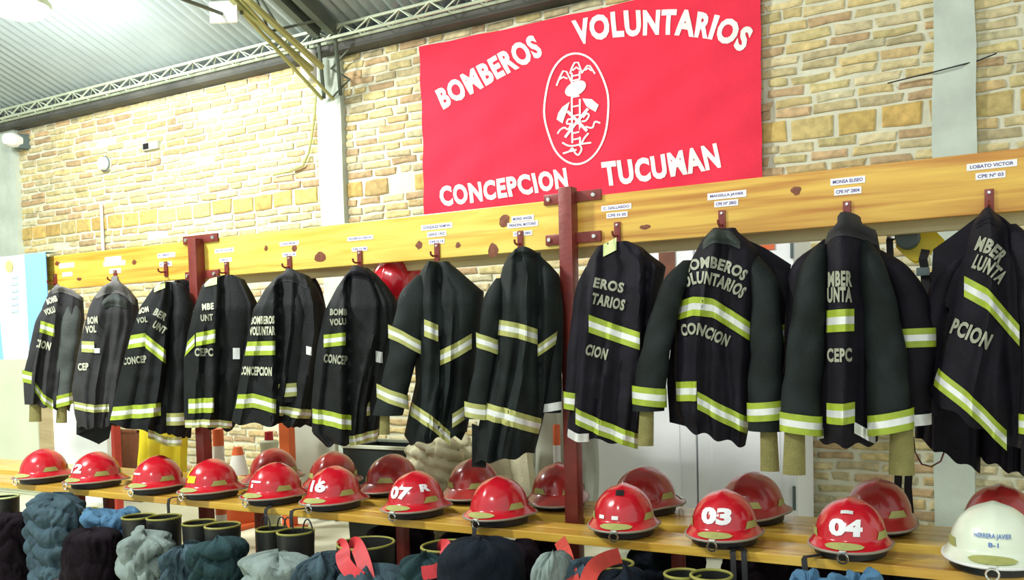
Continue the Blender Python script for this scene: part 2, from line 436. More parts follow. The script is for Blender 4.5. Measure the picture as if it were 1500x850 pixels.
# sloping roof truss above the pillar
def truss():
    xp = P(470, 70, 5.1).x
    t = thing('roof_truss', (xp, 5.0, zB), 'dark steel roof truss rising from the pale pillar to the upper left corner', 'roof truss')
    ya, yb = 5.05, -1.5
    def top(y, dx=0): return Vector((xp+dx, y, roofz(y)-.08))
    def low(y, dx=0): return Vector((xp+dx, y, roofz(y)-.08-.34))
    for dx in (-.07, .07):
        mb = MB(); mb.bar(top(ya+.1, dx), top(yb, dx), .06, .10); mb.build('upper_chord', 'dark_steel', t)
        mb = MB(); mb.bar(low(ya, dx*.7), low(yb, dx*.7), .035, .03); mb.build('lower_chord', 'olive_steel', t)
    y = ya; k = 0
    while y > yb+.4:
        a = low(y, -.05) if k % 2 else top(y, -.05); b = top(y-.42, .05) if k % 2 else low(y-.42, .05)
        mb = MB(); mb.tube([a, b], .010, 6); mb.build('web_bar', 'dark_steel', t)
        a2 = Vector((a.x+.1, a.y, a.z)); b2 = Vector((b.x-.1, b.y, b.z))
        mb = MB(); mb.tube([a2, b2], .010, 6); mb.build('web_bar', 'dark_steel', t)
        y -= .42; k += 1
    # bearing post down to the pillar
    foot = P(484, 142, WY-.1)
    for dx in (-.07, .09):
        mb = MB(); mb.tube([low(ya, dx) + Vector((0, .1, .34)), Vector((foot.x+dx, WY-.09, foot.z))], .014, 6); mb.build('bearing_post', 'dark_steel', t)
    mb = MB()
    zz = foot.z; n = 4; H = low(ya).z+.3-zz
    for i in range(n):
        s = -1 if i % 2 else 1
        mb.tube([(xp-.08*s, WY-.09, zz+H*i/n), (xp+.09*s, WY-.09, zz+H*(i+1)/n)], .008, 5)
    mb.build('brace', 'dark_steel', t)
    mb = MB(); mb.tube([low(4.2, -.05), Vector((foot.x-.09, WY-.09, foot.z))], .014, 6); mb.build('knee_brace', 'olive_steel', t)
    mb = MB(); mb.tube([low(4.2, .02), Vector((foot.x+.02, WY-.09, foot.z-.02))], .012, 6); mb.build('knee_brace', 'olive_steel', t)
truss()
mb = MB(); mb.tube([P(255, -6, 3.9), P(325, 20, 4.3)], .012, 6); tag(mb.build('tie_rod', 'dark_steel'), 'thin dark tie rod running to the floodlight under the roof', 'tie rod')

# floodlight on the truss, whitish lamp by the pillar, lamp on the left pillar
def floodlight(c, yaw, s, name, label, cat):
    t = thing(name, c, label, cat)
    R = Matrix.Rotation(yaw, 3, 'Z')
    mb = MB(); c = Vector(c)
    rs = []
    for (w, h, y) in ((.5, .36, -.16), (.62, .46, -.2), (.62, .46, -.14), (.34, .26, .14), (.2, .16, .2)):
        rs.append([c + R @ Vector((sx*w*s/2, y*s, sz*h*s/2)) for sx, sz in ((-1, -1), (1, -1), (1, 1), (-1, 1))])
    mb.rings(rs, True, True, True); mb.build('housing', 'white_plastic', t, angle=20)
    mb = MB()
    mb.tube([c + R @ Vector((-.34*s, 0, 0)), c + R @ Vector((-.34*s, .05*s, .34*s)), c + R @ Vector((.34*s, .05*s, .34*s)), c + R @ Vector((.34*s, 0, 0))], .012, 6)
    mb.build('bracket', 'dark_steel', t)
fl = P(332, 22, 4.35)
floodlight(fl, radians(25), .30, 'floodlight', 'small white floodlight fixed to the dark roof truss', 'floodlight')
t = thing('lamp_holder', P(452, 97, 5.2), 'white cylindrical lamp holder hanging where the truss meets the pillar', 'lamp')
mb = MB(); c = P(452, 97, 5.2); mb.lathe([(.02, .12), (.055, .11), (.06, .02), (.06, -.1), (.045, -.12), (.0, -.12)], c, 16); mb.build('shade', 'white_plastic', t)
mb = MB(); mb.tube([c+Vector((0, 0, .11)), c+Vector((0, 0, .25))], .008, 6); mb.build('stem', 'dark_steel', t)
t = thing('wall_lamp', P(17, 205, 5.25), 'white bulkhead lamp on the grey pillar at the far left', 'lamp')
mb = MB(); c = P(17, 205, 5.25); mb.lathe([(.0, -.07), (.05, -.065), (.07, -.02), (.07, .02), (.06, .08), (.03, .1)], c, 18, 'Y'); mb.build('lens', 'white_plastic', t)
mb = MB(); mb.box(c+Vector((0, .11, 0)), (.1, .12, .14), bevel=.01); mb.build('mount', 'grey_plastic', t)

# the bright ceiling lamp at the top left
LX = P(26, 8, 3.75)
t = thing('ceiling_lamp', LX, 'glaring lit ceiling lamp at the top left corner under the roof sheets', 'ceiling lamp')
mb = MB(); mb.lathe([(.0, -.06), (.15, -.055), (.19, -.02), (.19, 0)], LX, 24); mb.build('lit_lens', 'lamp_glow', t)
mb = MB(); mb.lathe([(.20, -.01), (.21, .02), (.15, .10), (.06, .16), (.05, .2), (0, .2)], LX, 24); mb.build('reflector_hood', 'pale_steel', t)
mb = MB(); mb.tube([LX+Vector((0, 0, .19)), Vector((LX.x, LX.y, roofz(LX.y)))], .012, 6); mb.build('hanging_rod', 'dark_steel', t)

# small fittings on the brick wall
c = P(153, 240, WY-.03)
t = thing('wall_button', c, 'small round white cover on the brick wall above the left end of the board', 'wall cover')
mb = MB(); mb.lathe([(0, -.04), (.055, -.035), (.062, -.01), (.062, .03)], c, 24, 'Y'); mb.build('cover_disc', 'white_plastic', t)
mb = MB(); mb.torus(c+Vector((0, .0, 0)), .064, .007, (0, 1, 0)); mb.build('rim_ring', 'grey_plastic', t)
c = P(222, 214, WY-.01)
t = thing('junction_box', c, 'small grey open box let into the brick wall right of the round cover', 'junction box')
mb = MB(); mb.box(c, (.20, .04, .07), bevel=.004); mb.build('box_frame', 'grey_panel', t)
mb = MB(); mb.box(c+Vector((-.05, -.021, 0)), (.07, .006, .05)); mb.build('dark_opening', 'hole', t)
a, b = P(148, 298, WY-.03), P(151, 372, WY-.03)
mb = MB(); mb.tube([(a.x, WY-.03, a.z), (a.x, WY-.03, .3)], .014, 8)
tag(mb.build('conduit', 'white_plastic'), 'thin white vertical conduit on the brick wall at left', 'conduit')
mb = MB(); pts = [P(x, y, WY-.03) for x, y in ((463, 140), (461, 170), (457, 200), (452, 225), (444, 243), (425, 251), (400, 257))]
mb.tube(pts, .008, 6); tag(mb.build('cable', 'olive_steel'), 'yellowish cable bending down the brick wall left of the pillar', 'cable')
mb = MB(); pts = [P(x, y, WY-.07 if 1362 < x < 1432 else WY-.035) for x, y in ((1300, 122), (1340, 112), (1366, 106), (1400, 97), (1432, 89), (1460, 78))]
mb.tube(pts, .004, 5); tag(mb.build('wire', 'strap'), 'thin dark wire crossing the right hand pillar', 'wire')

# red banner on the wall
BY = WY-.05
tl, br = P(615, 69, BY), P(1117, 257, BY); zt_, zb_ = P(615, 69, BY).z, P(868, 288, BY).z
ban = thing('banner', ((tl.x+br.x)/2, BY, zb_), 'large red cloth banner with white lettering and an oval emblem on the brick wall', 'banner')
def banw(x, z):
    a = (x-tl.x)/(br.x-tl.x); b = (z-zb_)/(zt_-zb_)
    return BY - .006 + .008*sin(a*17+b*3)*(.3+.7*(1-b)) + .006*sin((a-b)*26) + .004*sin(a*40-b*9)
mb = MB(); NX, NZ = 70, 36
def bp(i, j, o=0):
    x = lerp(tl.x, br.x, i/NX); z = lerp(zb_, zt_, j/NZ) - .012*sin(pi*i/NX)*(j/NZ)
    return Vector((x, banw(x, z)+o, z))
fr = [[bp(i, j) for i in range(NX+1)] for j in range(NZ+1)]; bk = [[bp(i, j, .004) for i in range(NX+1)] for j in range(NZ+1)]
mb.grid(fr); mb.grid(bk); mb.build('cloth', 'banner', ban)
def onban(px, py, o=.004):
    p = P(px, py, BY); return Vector((p.x, banw(p.x, p.z)-o, p.z))
def arc_text(mb, s, base, h0, h1, bold=.05, shear=0, o=.004, surf=onban, lean=0.0, spacing=1.0, mi=0):
    def fn(a, b):
        x, y = poly_at(base, a); x2, y2 = poly_at(base, min(a+.02, 1)); x1, y1 = poly_at(base, max(a-.02, 0))
        tx, ty = x2-x1, y2-y1; L = math.hypot(tx, ty) or 1; tx, ty = tx/L, ty/L
        h = lerp(h0, h1, a)*b
        return surf(x + ty*h + tx*h*lean, y - tx*h + ty*h*lean, o)
    put_text(mb, s, fn, bold, shear, spacing, mi)
for s, base, h0, h1, sh in (('BOMBEROS', [(652, 162), (680, 146), (718, 124), (757, 102), (797, 81)], 33, 34, .05),
                        ('VOLUNTARIOS', [(847, 68), (893, 57), (944, 53), (992, 53), (1034, 58), (1062, 66), (1088, 78)], 38, 39, .05),
                        ('CONCEPCION', [(646, 303), (700, 297), (770, 286), (834, 275)], 30, 30, 0),
                        ('TUCUMAN', [(886, 274), (940, 268), (1000, 257), (1057, 246)], 36, 37, 0)):
    mb = MB(); arc_text(mb, s, base, h0, h1, .048, sh, spacing=1.12); mb.build('lettering', 'white_cloth', ban, smooth=False)
# emblem
mb = MB()
def z2p(p): return (780+p[0]/4.25, 60+p[1]/4.25)
def stroke(pts, w, o=.005, smooth=True):
    q = [z2p(p) for p in pts]
    n = max(2, len(q)*5) if smooth and len(q) > 2 else max(2, len(q)*3)
    if smooth and len(q) > 2: q = [poly_at(q, i/(n-1)) for i in range(n)]
    L, R_ = [], []
    for i in range(len(q)):
        a, b = q[max(i-1, 0)], q[min(i+1, len(q)-1)]
        dx, dy = b[0]-a[0], b[1]-a[1]; l = math.hypot(dx, dy) or 1
        nx, ny = -dy/l*w/2, dx/l*w/2
        L.append(onban(q[i][0]+nx, q[i][1]+ny, o)); R_.append(onban(q[i][0]-nx, q[i][1]-ny, o))
    mb.grid([L, R_])
def fillp(pts, o=.006):
    mb.face([mb.v(onban(*z2p(p), o)) for p in pts])
el = [(278+200*cos(t)*1+8*sin(t), 425+343*sin(t)-16*cos(t)) for t in [2*pi*i/60 for i in range(61)]]
stroke(el, 2.8, smooth=False)
for pts in ([(152, 280), (172, 232), (195, 190), (215, 193), (245, 255)], [(235, 205), (250, 165), (265, 138), (287, 135), (312, 198)], [(308, 205), (345, 155), (362, 158), (398, 210)],
            [(170, 240), (195, 226), (220, 236)], [(252, 185), (275, 165), (300, 182)], [(330, 185), (352, 172), (375, 190)]): stroke(pts, 2.4, smooth=False)
stroke([(247, 200), (250, 400), (256, 640)], 2.6, smooth=False); stroke([(296, 190), (300, 400), (303, 640)], 2.6, smooth=False)
for y in (215, 245, 350, 408, 465, 520, 575, 615): stroke([(250, y+5), (300, y-4)], 2.2, smooth=False)
fillp([(275+72*cos(t)*cos(-.45)-44*sin(t)*sin(-.45), 300+72*cos(t)*sin(-.45)+44*sin(t)*cos(-.45)) for t in [2*pi*i/28 for i in range(28)]])
fillp([(152, 490), (165, 450), (190, 415), (238, 382), (222, 430), (200, 480), (188, 514)]); fillp([(318, 362), (375, 366), (418, 402), (400, 446), (362, 424), (340, 408)])
stroke([(208, 603), (280, 510), (352, 425)], 4.2, .007, smooth=False); stroke([(222, 440), (290, 505), (350, 566)], 4.2, .008, smooth=False)
for pts in ([(155, 578), (172, 553), (200, 540), (225, 552), (240, 520), (215, 515), (225, 490), (260, 490)], [(340, 538), (368, 545), (385, 540), (398, 508), (430, 515)], [(320, 480), (345, 455), (358, 470), (340, 500), (312, 505)],
            [(190, 635), (230, 655), (270, 655), (310, 645), (370, 635)], [(195, 703), (235, 690), (255, 670), (270, 700), (290, 710), (310, 675), (300, 650)], [(357, 578), (330, 610), (310, 645)], [(240, 690), (280, 680)]): stroke(pts, 2.5)
mb.build('oval_emblem', 'white_cloth', ban, smooth=False)
# ------------------------------------------------------------------ the coat rack
RY = 3.46                                        # front face of the boards
zbt = sum(P(x, y, RY).z for x, y in ((310, 350), (615, 318), (1117, 258), (1480, 215)))/4
zbb = sum(P(x, y, RY).z for x, y in ((310, 405), (950, 357), (1290, 327), (1440, 309)))/4
xj1, xj2 = P(288, 380, RY).x, P(833, 320, RY).x
xend = P(1500, 250, RY).x + .55
xst = P(0, 400, RY).x - .7
BZ = .488                                         # bench height

def board(x0, x1, m, label, name='rack_board', y=RY, z0=None, z1=None, knots=()):
    z0 = zbb if z0 is None else z0; z1 = zbt if z1 is None else z1
    t = thing(name, ((x0+x1)/2, y, z0), label, 'board', None)
    mb = MB(); mb.box(((x0+x1)/2, y+.0175, (z0+z1)/2), (x1-x0, .035, z1-z0), bevel=.003)
    mb.build('plank', m, t, smooth=False)
    for kx, ky, r, e in knots:
        p = P(kx, ky, y); mb = MB(); n = 14; rr = random.Random(int(kx))
        c = mb.v((p.x, y-.0015, p.z)); ring = []
        for i in range(n):
            a = 2*pi*i/n; q = r*rr.uniform(.8, 1.15)
            ring.append(mb.v((p.x+q*e*cos(a), y-.0008, p.z+q*sin(a))))
        for i in range(n): mb.face((c, ring[i], ring[(i+1) % n]))
        mb.build('knot', 'knot', t, smooth=False)
    return t
board(xst, xj1-.002, 'pine', 'left stretch of the yellow pine board, between the flag and the far red post',
      knots=[(84, 386, .014, 1.8), (197, 384, .016, 1.2), (116, 409, .010, 2.5)])
board(xj1+.002, xj2-.002, 'pine_pale', 'middle pale yellow pine board with round red knots between the two red posts',
      knots=[(390, 364, .014, 1), (431, 364, .018, 1), (469, 377, .028, 1.5), (614, 359, .020, 1.0), (671, 359, .014, 1), (739, 323, .030, .95), (723, 367, .034, .8)])
board(xj2+.002, xend, 'pine_orange', 'right stretch of the pine board, orange with dark streaks, right of the near red post',
      knots=[(1166, 279, .017, 1.1), (945, 333, .010, 2.5)])
bz0 = P(650, 393, RY+.10).z
board(P(300, 400, RY).x-.2, xend, 'pine_raw', 'pale raw back board showing below the yellow board behind the jackets', y=RY+.10, z0=bz0, z1=bz0+.20)

def post(px, ytop, ztb, label):
    x = P(px, 350, RY-.03).x
    ztop = P(px, ytop, RY-.03).z
    t = thing('rack_post', (x, RY-.03, 0), label, 'post', None)
    mb = MB(); mb.box((x, RY-.032, ztop/2), (.062, .062, ztop), bevel=.005); mb.build('upright', 'red_steel', t)
    for zc, w in ((zbt+.002, .27), (ztb, .26)):
        mb = MB(); mb.box((x+.01, RY-.006, zc), (w, .012, .045), bevel=.003); mb.build('cross_plate', 'red_steel', t)
        for sx in (-.1, .11):
            mb = MB(); mb.lathe([(0, -.010), (.008, -.009), (.012, -.003), (.012, .004)], (x+sx, RY-.012, zc), 10, 'Y'); mb.build('bolt', 'chrome', t)
    mb = MB(); mb.box((x, RY-.032, .01), (.16, .16, .02), bevel=.004); mb.build('base_plate', 'red_steel', t)
    return x
px1 = post(287, 350, P(287, 404, RY).z, 'far red steel post of the coat rack, at left')
px2 = post(833, 275, P(833, 350, RY).z, 'near red steel post of the coat rack, below the banner')

# ------------------------------------------------------------------ benches
def bench(y0, y1, label, xa, xb, legs):
    t = thing('bench', ((xa+xb)/2, (y0+y1)/2, 0), label, 'bench', None)
    n = 2; w = (y1-y0-.006)/n
    for i in range(n):
        yc = y0+w/2+i*(w+.006)
        mb = MB(); mb.box(((xa+xb)/2, yc, BZ-.017), (xb-xa, w, .034), bevel=.003); mb.build('plank', 'bench', t, smooth=False)
    for x in legs:
        mb = MB(); mb.box((x, y1-.05, (BZ-.035)/2), (.045, .045, BZ-.035), bevel=.003); mb.build('leg', 'red_steel', t)
    return t
bench(3.13, 3.34, 'long varnished front bench carrying the front row of helmets', P(0, 700, 3.2).x-.6, .75, [P(x, 740, 3.35).x for x in (131, 173, 600, 1000)]+[.3])
bench(3.475, 3.85, 'varnished back bench behind the rack posts carrying the second row of helmets', P(0, 690, 3.7).x-.5, .9, [P(x, 740, 3.8).x for x in (380, 690, 1090)]+[.35])

# ------------------------------------------------------------------ jackets
def vnoise(a, b, s): return noise.noise(Vector((a, b, s*13.7)))

class Coat:
    def __init__(s, hook, Y, left, right, depth=.11, cloth='coat_dark', seed=1, label='', ridges=(), folds=5, amp=.030, half=.55, name='jacket', group='fire jackets on the rack'):
        s.cloth, s.seed, s.depth = cloth, seed, depth
        s.o = P(hook[0], hook[1], Y)
        hv = Vector((s.o.x, s.o.y, 0)); s.v = hv.normalized()
        ang = math.atan2(-s.v.x, s.v.y)*half
        s.n = Vector((-sin(ang), cos(ang), 0)); s.u = Vector((cos(ang), sin(ang), 0))
        s.left = sorted([s.uz(*p) for p in left], key=lambda q: -q[1]); s.right = sorted([s.uz(*p) for p in right], key=lambda q: -q[1])
        s.zt = max(s.left[0][1], s.right[0][1]); s.zl, s.zr = s.left[-1][1], s.right[-1][1]
        rr = random.Random(seed)
        s.fold = [(rr.uniform(-.85, .85), rr.uniform(.05, .12), rr.uniform(.5, 1.2)*amp*rr.choice((1, 1, -1)), rr.uniform(-.25, .25)) for _ in range(folds)]
        s.rid = [([s.uz(*p) for p in pts], w/S(hook[0], Y), a) for pts, w, a in ridges]
        s.root = thing(name, (s.o.x, s.o.y, s.o.z), label, 'jacket', group)
    def uz(s, px, py):
        d = ray(px, py); t = (s.o-EYE).dot(s.n)/d.dot(s.n); p = EYE+d*t
        return ((p-s.o).dot(s.u), p.z)
    def W(s, u, w, z):
        p = s.o + s.u*u - s.v*w; p.z = z; return p
    def lr(s, z):
        f = lambda pts: interp([(u, -zz) for u, zz in pts], -z)
        return f(s.left), f(s.right)
    def front(s, u, z):
        l, r = s.lr(z); c, h = (l+r)/2, max((r-l)/2, .01); t = max(-1, min(1, (u-c)/h))
        q = (s.zt-z)/max(s.zt-min(s.zl, s.zr), .1)
        D = s.depth*(.35+.65*min(1, q/.22))*(1 if q < .75 else 1+.15*(q-.75))
        D = min(D, h*1.1)
        w = D*max(0, 1-abs(t)**2.6)**.5
        k = min(1, .25+q*1.2)*min(1, (1-abs(t))*4)
        for tc, wd, a, dr in s.fold:
            w += k*a*exp(-((t-tc-dr*q)/wd)**2)
        for pts, wd, a in s.rid:
            if pts[0][1]+.02 > z > pts[-1][1]-.02 or True:
                xc = interp([(uu, -zz) for uu, zz in pts], -z); w += a*exp(-((u-xc)/wd)**2)*min(1, (1-abs(t))*4)
        w += .010*vnoise(u*9, z*7, s.seed)*k + .005*vnoise(u*24, z*20, s.seed+3)*k
        return w
    def at(s, px, py, off=.006):
        u, z = s.uz(px, py); l, r = s.lr(z); m = (r-l)*.02; u = max(l+m, min(r-m, u))
        return s.W(u, s.front(u, z)+off, z)
    def body(s):
        NU, NZ = 44, 60; mb = MB(); rows = []; NB = 16
        for j in range(NZ+1):
            a = j/NZ; row = []
            for i in range(NU+1):
                t = -cos(pi*i/NU)*.999 if True else 0
                zb = lerp(s.zl, s.zr, (t+1)/2) + .008*sin(t*9+s.seed)
                z = lerp(s.zt, zb, a); l, r = s.lr(z); u = (l+r)/2+(r-l)/2*t
                row.append(s.W(u, s.front(u, z), z))
            for i in range(1, NB):
                t = cos(pi*i/NB)*.999
                zb = lerp(s.zl, s.zr, (t+1)/2) + .008*sin(t*9+s.seed)
                z = lerp(s.zt, zb, a); l, r = s.lr(z); h = (r-l)/2; u = (l+r)/2+h*t
                q = a; D = min(s.depth*.75*(.35+.65*min(1, q/.22)), h)
                row.append(s.W(u, -D*max(0, 1-t*t)**.5 - .01*sin(t*7+s.seed)*q, z))
            rows.append(row)
        # closed lining a little above the hem
        last = rows[-1]; cen = sum(last, Vector())/len(last)
        rows.append([p.lerp(cen, .06)+Vector((0, 0, .004)) for p in last]); rows.append([p.lerp(cen, .10)+Vector((0, 0, .05)) for p in last])
        mb.rings(rows, True, True, True)
        s.b = mb.build('body', s.cloth, s.root, angle=70); return s
    def band(s, pts, th, kind='lime', cloth=None):
        """reflective band lying on the body: centreline in picture points, thickness in picture points"""
        mb = MB(); N = 22; rows = [[], [], [], []]
        off = (-.5, -.17, .17, .5)
        P_ = [s_lin(pts, i/N) for i in range(N+1)]
        for i in range(N+1):
            x, y = P_[i]
            for k, o in enumerate(off): rows[k].append(s.at(x, y+o*th, .007))
        m = {'lime': ['lime', 'silver'], 'old': ['lime_old', 'silver'], 'white': ['silver', 'silver'], 'grey': ['letter', 'letter'], 'pale': ['letter_pale', 'letter_pale'], 'limeonly': ['lime_pale', 'lime_pale']}[kind]
        mb.grid(rows, mifn=lambda i, j: 1 if i == 1 else 0)
        mb.build('reflective_band', m, s.root, smooth=True); return s
    def text(s, str_, base, h, m='letter', bold=.06):
        mb = MB()
        def surf(x, y, o): return s.at(x, y, o)
        arc_text(mb, str_, base, h*1.08, h*1.08, .045, 0, .009, surf, spacing=1.12)
        mb.build('lettering', m, s.root, smooth=False); return s
    def sleeve(s, pts, hw, w=.06, cloth=None, bands=(), cuff=None, name='sleeve', taper=1.0, flat=.8):
        """pts: centreline picture points from shoulder to wrist, hw: half width in picture points"""
        N = 26; NP = 18; rs = []; info = []
        sc = S(pts[0][0], s.o.y)
        q = [s.uz(*poly_at(pts, i/N)) for i in range(N+1)]
        ws = w if isinstance(w, (list, tuple)) else (w, w)
        hws = hw if isinstance(hw, (list, tuple)) else (hw, hw*taper)
        def ring(a, e=0.0, dz=0.0, slope=0.0):
            i = min(int(a*N), N-1); f = a*N-i
            u = lerp(q[i][0], q[i+1][0], f); z = lerp(q[i][1], q[i+1][1], f)
            h = lerp(hws[0], hws[1], a)/sc*(.30+.70*sin(min(1, a/.20)*pi/2)); ww = lerp(ws[0], ws[1], a) - .05*max(0, 1-a/.25)**2
            out = []
            for k in range(NP):
                ph = 2*pi*k/NP
                g = 1 + .07*(abs(sin(a*11+s.seed*2+cos(ph)*1.3))**.7-.6)*(1.6 if .35 < a < .8 else .6) + .07*sin(2*ph+a*5+s.seed) + .06*sin(3*ph-a*4+s.seed*2) + .10*vnoise(a*6, cos(ph)*1.3, s.seed+7)
                uu = u + (h*g+e)*cos(ph); wd = ww + (h*flat*g+e)*sin(ph)
                out.append(s.W(uu, wd, z+dz+slope*h*cos(ph)))
            return out
        mb = MB()
        mb.rings([ring(i/N) for i in range(N+1)] + [[p.lerp(sum(ring(1), Vector())/NP, .25)+Vector((0, 0, .03)) for p in ring(1)]], True, True, True)
        sl = mb.build(name, cloth or s.cloth, s.root, angle=70)
        for (xl, yl, xr, yr, th, kind) in bands:
            ym = (yl+yr)/2; zz = s.uz((xl+xr)/2, ym)[1]
            a = 0; best = 9
            for i in range(201):
                i0 = min(int(i/200*N), N-1); f = i/200*N-i0; z = lerp(q[i0][1], q[i0+1][1], f)
                if abs(z-zz) < best: best = abs(z-zz); a = i/200
            slope = -(yr-yl)/max(abs(xr-xl), 1)*.9
            t2 = th/sc/2; mb = MB()
            m = {'lime': ['lime', 'silver'], 'old': ['lime_old', 'silver'], 'white': ['silver', 'silver']}[kind]
            rr = [ring(a, .006, t2*k, slope) for k in (1, .34, -.34, -1)]
            vr = [[mb.v(p) for p in r] for r in rr]
            for bi in range(3):
                for k in range(NP):
                    j = (k+1) % NP; mb.face((vr[bi][k], vr[bi][j], vr[bi+1][j], vr[bi+1][k]), 1 if bi == 1 else 0)
            mb.build('reflective_band', m, sl)
        if cuff:
            (cx0, cy0), (cx1, cy1), cw = cuff; cy0 -= 14
            mb = MB(); rs = []
            for i in range(7):
                a = i/6; u, z = s.uz(lerp(cx0, cx1, a), lerp(cy0, cy1, a)); h = cw/sc/2*(.92+.14*a)
                rs.append([s.W(u+h*(1+.04*sin(5*2*pi*k/20))*cos(2*pi*k/20), ws[1]+h*.7*sin(2*pi*k/20), z) for k in range(20)])
            c = sum(rs[-1], Vector())/20
            rs.append([p.lerp(c, .2)+Vector((0, 0, .02)) for p in rs[-1]])
            mb.rings(rs, True, True, True); mb.build('knit_cuff', 'cuff', s.root)
        return s
    def collar(s, pts, th, m=None, out=.018, name='collar'):
        """folded collar: band along picture points draped over the top of the jacket"""
        N, K = 20, 8; rows = []
        for k in range(K+1):
            b = k/K; row = []
            for i in range(N+1):
                x, y = poly_at(pts, i/N); e = sin(pi*i/N)**.6
                o = .004 + out*sin(pi*min(1, b*1.15))*e
                row.append(s.at(x, y+(b-.5)*th*(.45+.55*e), o))
            rows.append(row)
        mb = MB(); mb.grid(rows)
        mb.grid([[p - s.v*(-.004) for p in r] for r in rows])
        mb.build(name, m or s.cloth, s.root, angle=70); return s
    def flap(s, pts, w0=.03, m=None, name='hem_flap', thick=.03):
        """hanging flap of cloth (lining or shoulder) with given outline in picture points, behind or in front of the body"""
        mb = MB(); f = []; b = []
        for x, y in pts:
            u, z = s.uz(x, y); f.append(mb.v(s.W(u, w0+thick/2, z))); b.append(mb.v(s.W(u, w0-thick/2, z)))
        mb.face(f); mb.face(list(reversed(b))); n = len(f)
        for i in range(n): mb.face((f[i], f[(i+1) % n], b[(i+1) % n], b[i]))
        bmesh.ops.triangulate(mb.bm, faces=mb.bm.faces[:])
        for _ in range(2): bmesh.ops.subdivide_edges(mb.bm, edges=[e for e in mb.bm.edges if e.calc_length() > .05], cuts=1); bmesh.ops.triangulate(mb.bm, faces=[f for f in mb.bm.faces if len(f.verts) > 3])
        for v in mb.bm.verts: v.co += -s.v*(.012*vnoise(v.co.x*14, v.co.z*12, s.seed))
        mb.build(name, m or s.cloth, s.root, angle=60); return s
def s_lin(pts, t):
    L = [0]
    for a, b in zip(pts, pts[1:]): L.append(L[-1]+math.hypot(b[0]-a[0], b[1]-a[1]))
    d = t*L[-1]
    for i in range(len(pts)-1):
        if d <= L[i+1]+1e-9:
            s = (d-L[i])/max(L[i+1]-L[i], 1e-9); return (lerp(pts[i][0], pts[i+1][0], s), lerp(pts[i][1], pts[i+1][1], s))
    return pts[-1]

CYY = 3.32
coats = []
# 1
c = Coat((82, 418), CYY, [(79, 420), (72, 428), (62, 450), (52, 500), (42, 550), (40, 590)], [(86, 419), (105, 424), (122, 436), (124, 470), (114, 520), (108, 575), (102, 602)],
         cloth='coat_greyd', seed=1, label='faded grey fire jacket at the left end, next to the blue and white flag', ridges=[([(84, 430), (70, 590)], 8, .03)])
c.body()
c.text('BOMB', [(70, 448), (85, 443)], 9, 'letter_pale').text('VOLU', [(67, 464), (82, 459)], 9, 'letter_pale').band([(57, 478), (80, 486)], 17).text('CION', [(50, 508), (73, 514)], 11, 'letter_pale')
c.sleeve([(104, 436), (100, 500), (96, 545), (92, 585)], 14, (.08, .10), 'coat_grey', [(76, 590, 97, 584, 17, 'lime')], ((91, 590), (90, 618), 15))
c.sleeve([(66, 450), (53, 510), (44, 555), (46, 592)], 9, (.03, .05), 'coat_greyd', [(35, 550, 52, 556, 17, 'lime')], ((52, 592), (52, 617), 17))
c.band([(52, 566), (64, 583), (78, 592)], 14)
c.collar([(76, 428), (90, 422), (108, 428), (122, 438)], 16, 'collar_grey')
coats.append((c, 82, 'faded grey jacket beside the flag'))
# 2
c = Coat((170, 412), CYY, [(163, 414), (150, 420), (136, 438), (130, 452), (120, 490), (112, 530), (105, 570), (109, 606), (114, 626)], [(174, 412), (190, 424), (202, 440), (206, 475), (196, 530), (184, 590), (172, 622)],
         cloth='coat_greyd', seed=2, label='dark fire jacket with a crumpled pale grey collar, hanging second from the left end', ridges=[([(150, 440), (136, 600)], 9, .03), ([(176, 450), (164, 600)], 8, .02)])
c.body()
c.text('BOM', [(129, 476), (144, 475)], 10, 'letter_pale').text('VOL', [(126, 489), (142, 488)], 10, 'letter_pale').band([(120, 508), (139, 509)], 16, 'old').text('CEP', [(115, 543), (131, 542)], 10, 'letter_pale')
c.band([(139, 514), (147, 514)], 7, 'white').band([(108, 593), (140, 597), (160, 596)], 11, 'old')
c.sleeve([(180, 440), (176, 490), (170, 540), (164, 588)], 13, (.06, .06), 'coat_greyd', [(153, 556, 172, 552, 8, 'white')])
c.collar([(140, 432), (158, 420), (178, 420), (198, 442)], 26, 'collar_grey', .035)
c.collar([(150, 448), (166, 440), (186, 448)], 18, 'coat_grey', .03)
c.flap([(112, 600), (112, 637), (136, 627), (144, 651), (160, 642), (168, 600)], .0, 'coat_dark')
coats.append((c, 170, 'jacket with the crumpled grey collar'))
# 3
c = Coat((246, 412), CYY, [(238, 414), (226, 420), (216, 434), (205, 450), (190, 492), (178, 540), (163, 600), (158, 620)], [(256, 413), (270, 418), (284, 446), (288, 500), (288, 560), (284, 600), (272, 640)],
         seed=3, label='third jacket from the left, with bright lime bands and a lime collar patch', ridges=[([(238, 430), (214, 510), (206, 640)], 12, .035), ([(250, 440), (246, 640)], 6, -.03)])
c.body()
c.text('BOM', [(204, 461), (219, 458)], 8, 'letter_pale').text('BER', [(224, 462), (241, 472)], 10).text('VOL', [(201, 475), (217, 473)], 8).text('UNT', [(223, 480), (240, 491)], 10)
c.band([(186, 502), (214, 498)], 19).band([(214, 500), (243, 523)], 20).text('CONCEP', [(181, 535), (216, 531)], 10)
c.band([(159, 606), (212, 600), (236, 598)], 19).band([(218, 632), (244, 645), (266, 645)], 13, 'old')
c.sleeve([(262, 432), (262, 500), (260, 560), (256, 622)], 15, (.05, .06), None, [(244, 612, 272, 612, 18, 'old')])
c.band([(226, 424), (242, 418)], 11, 'limeonly')
coats.append((c, 246, 'jacket with the lime collar patch and bright bands'))
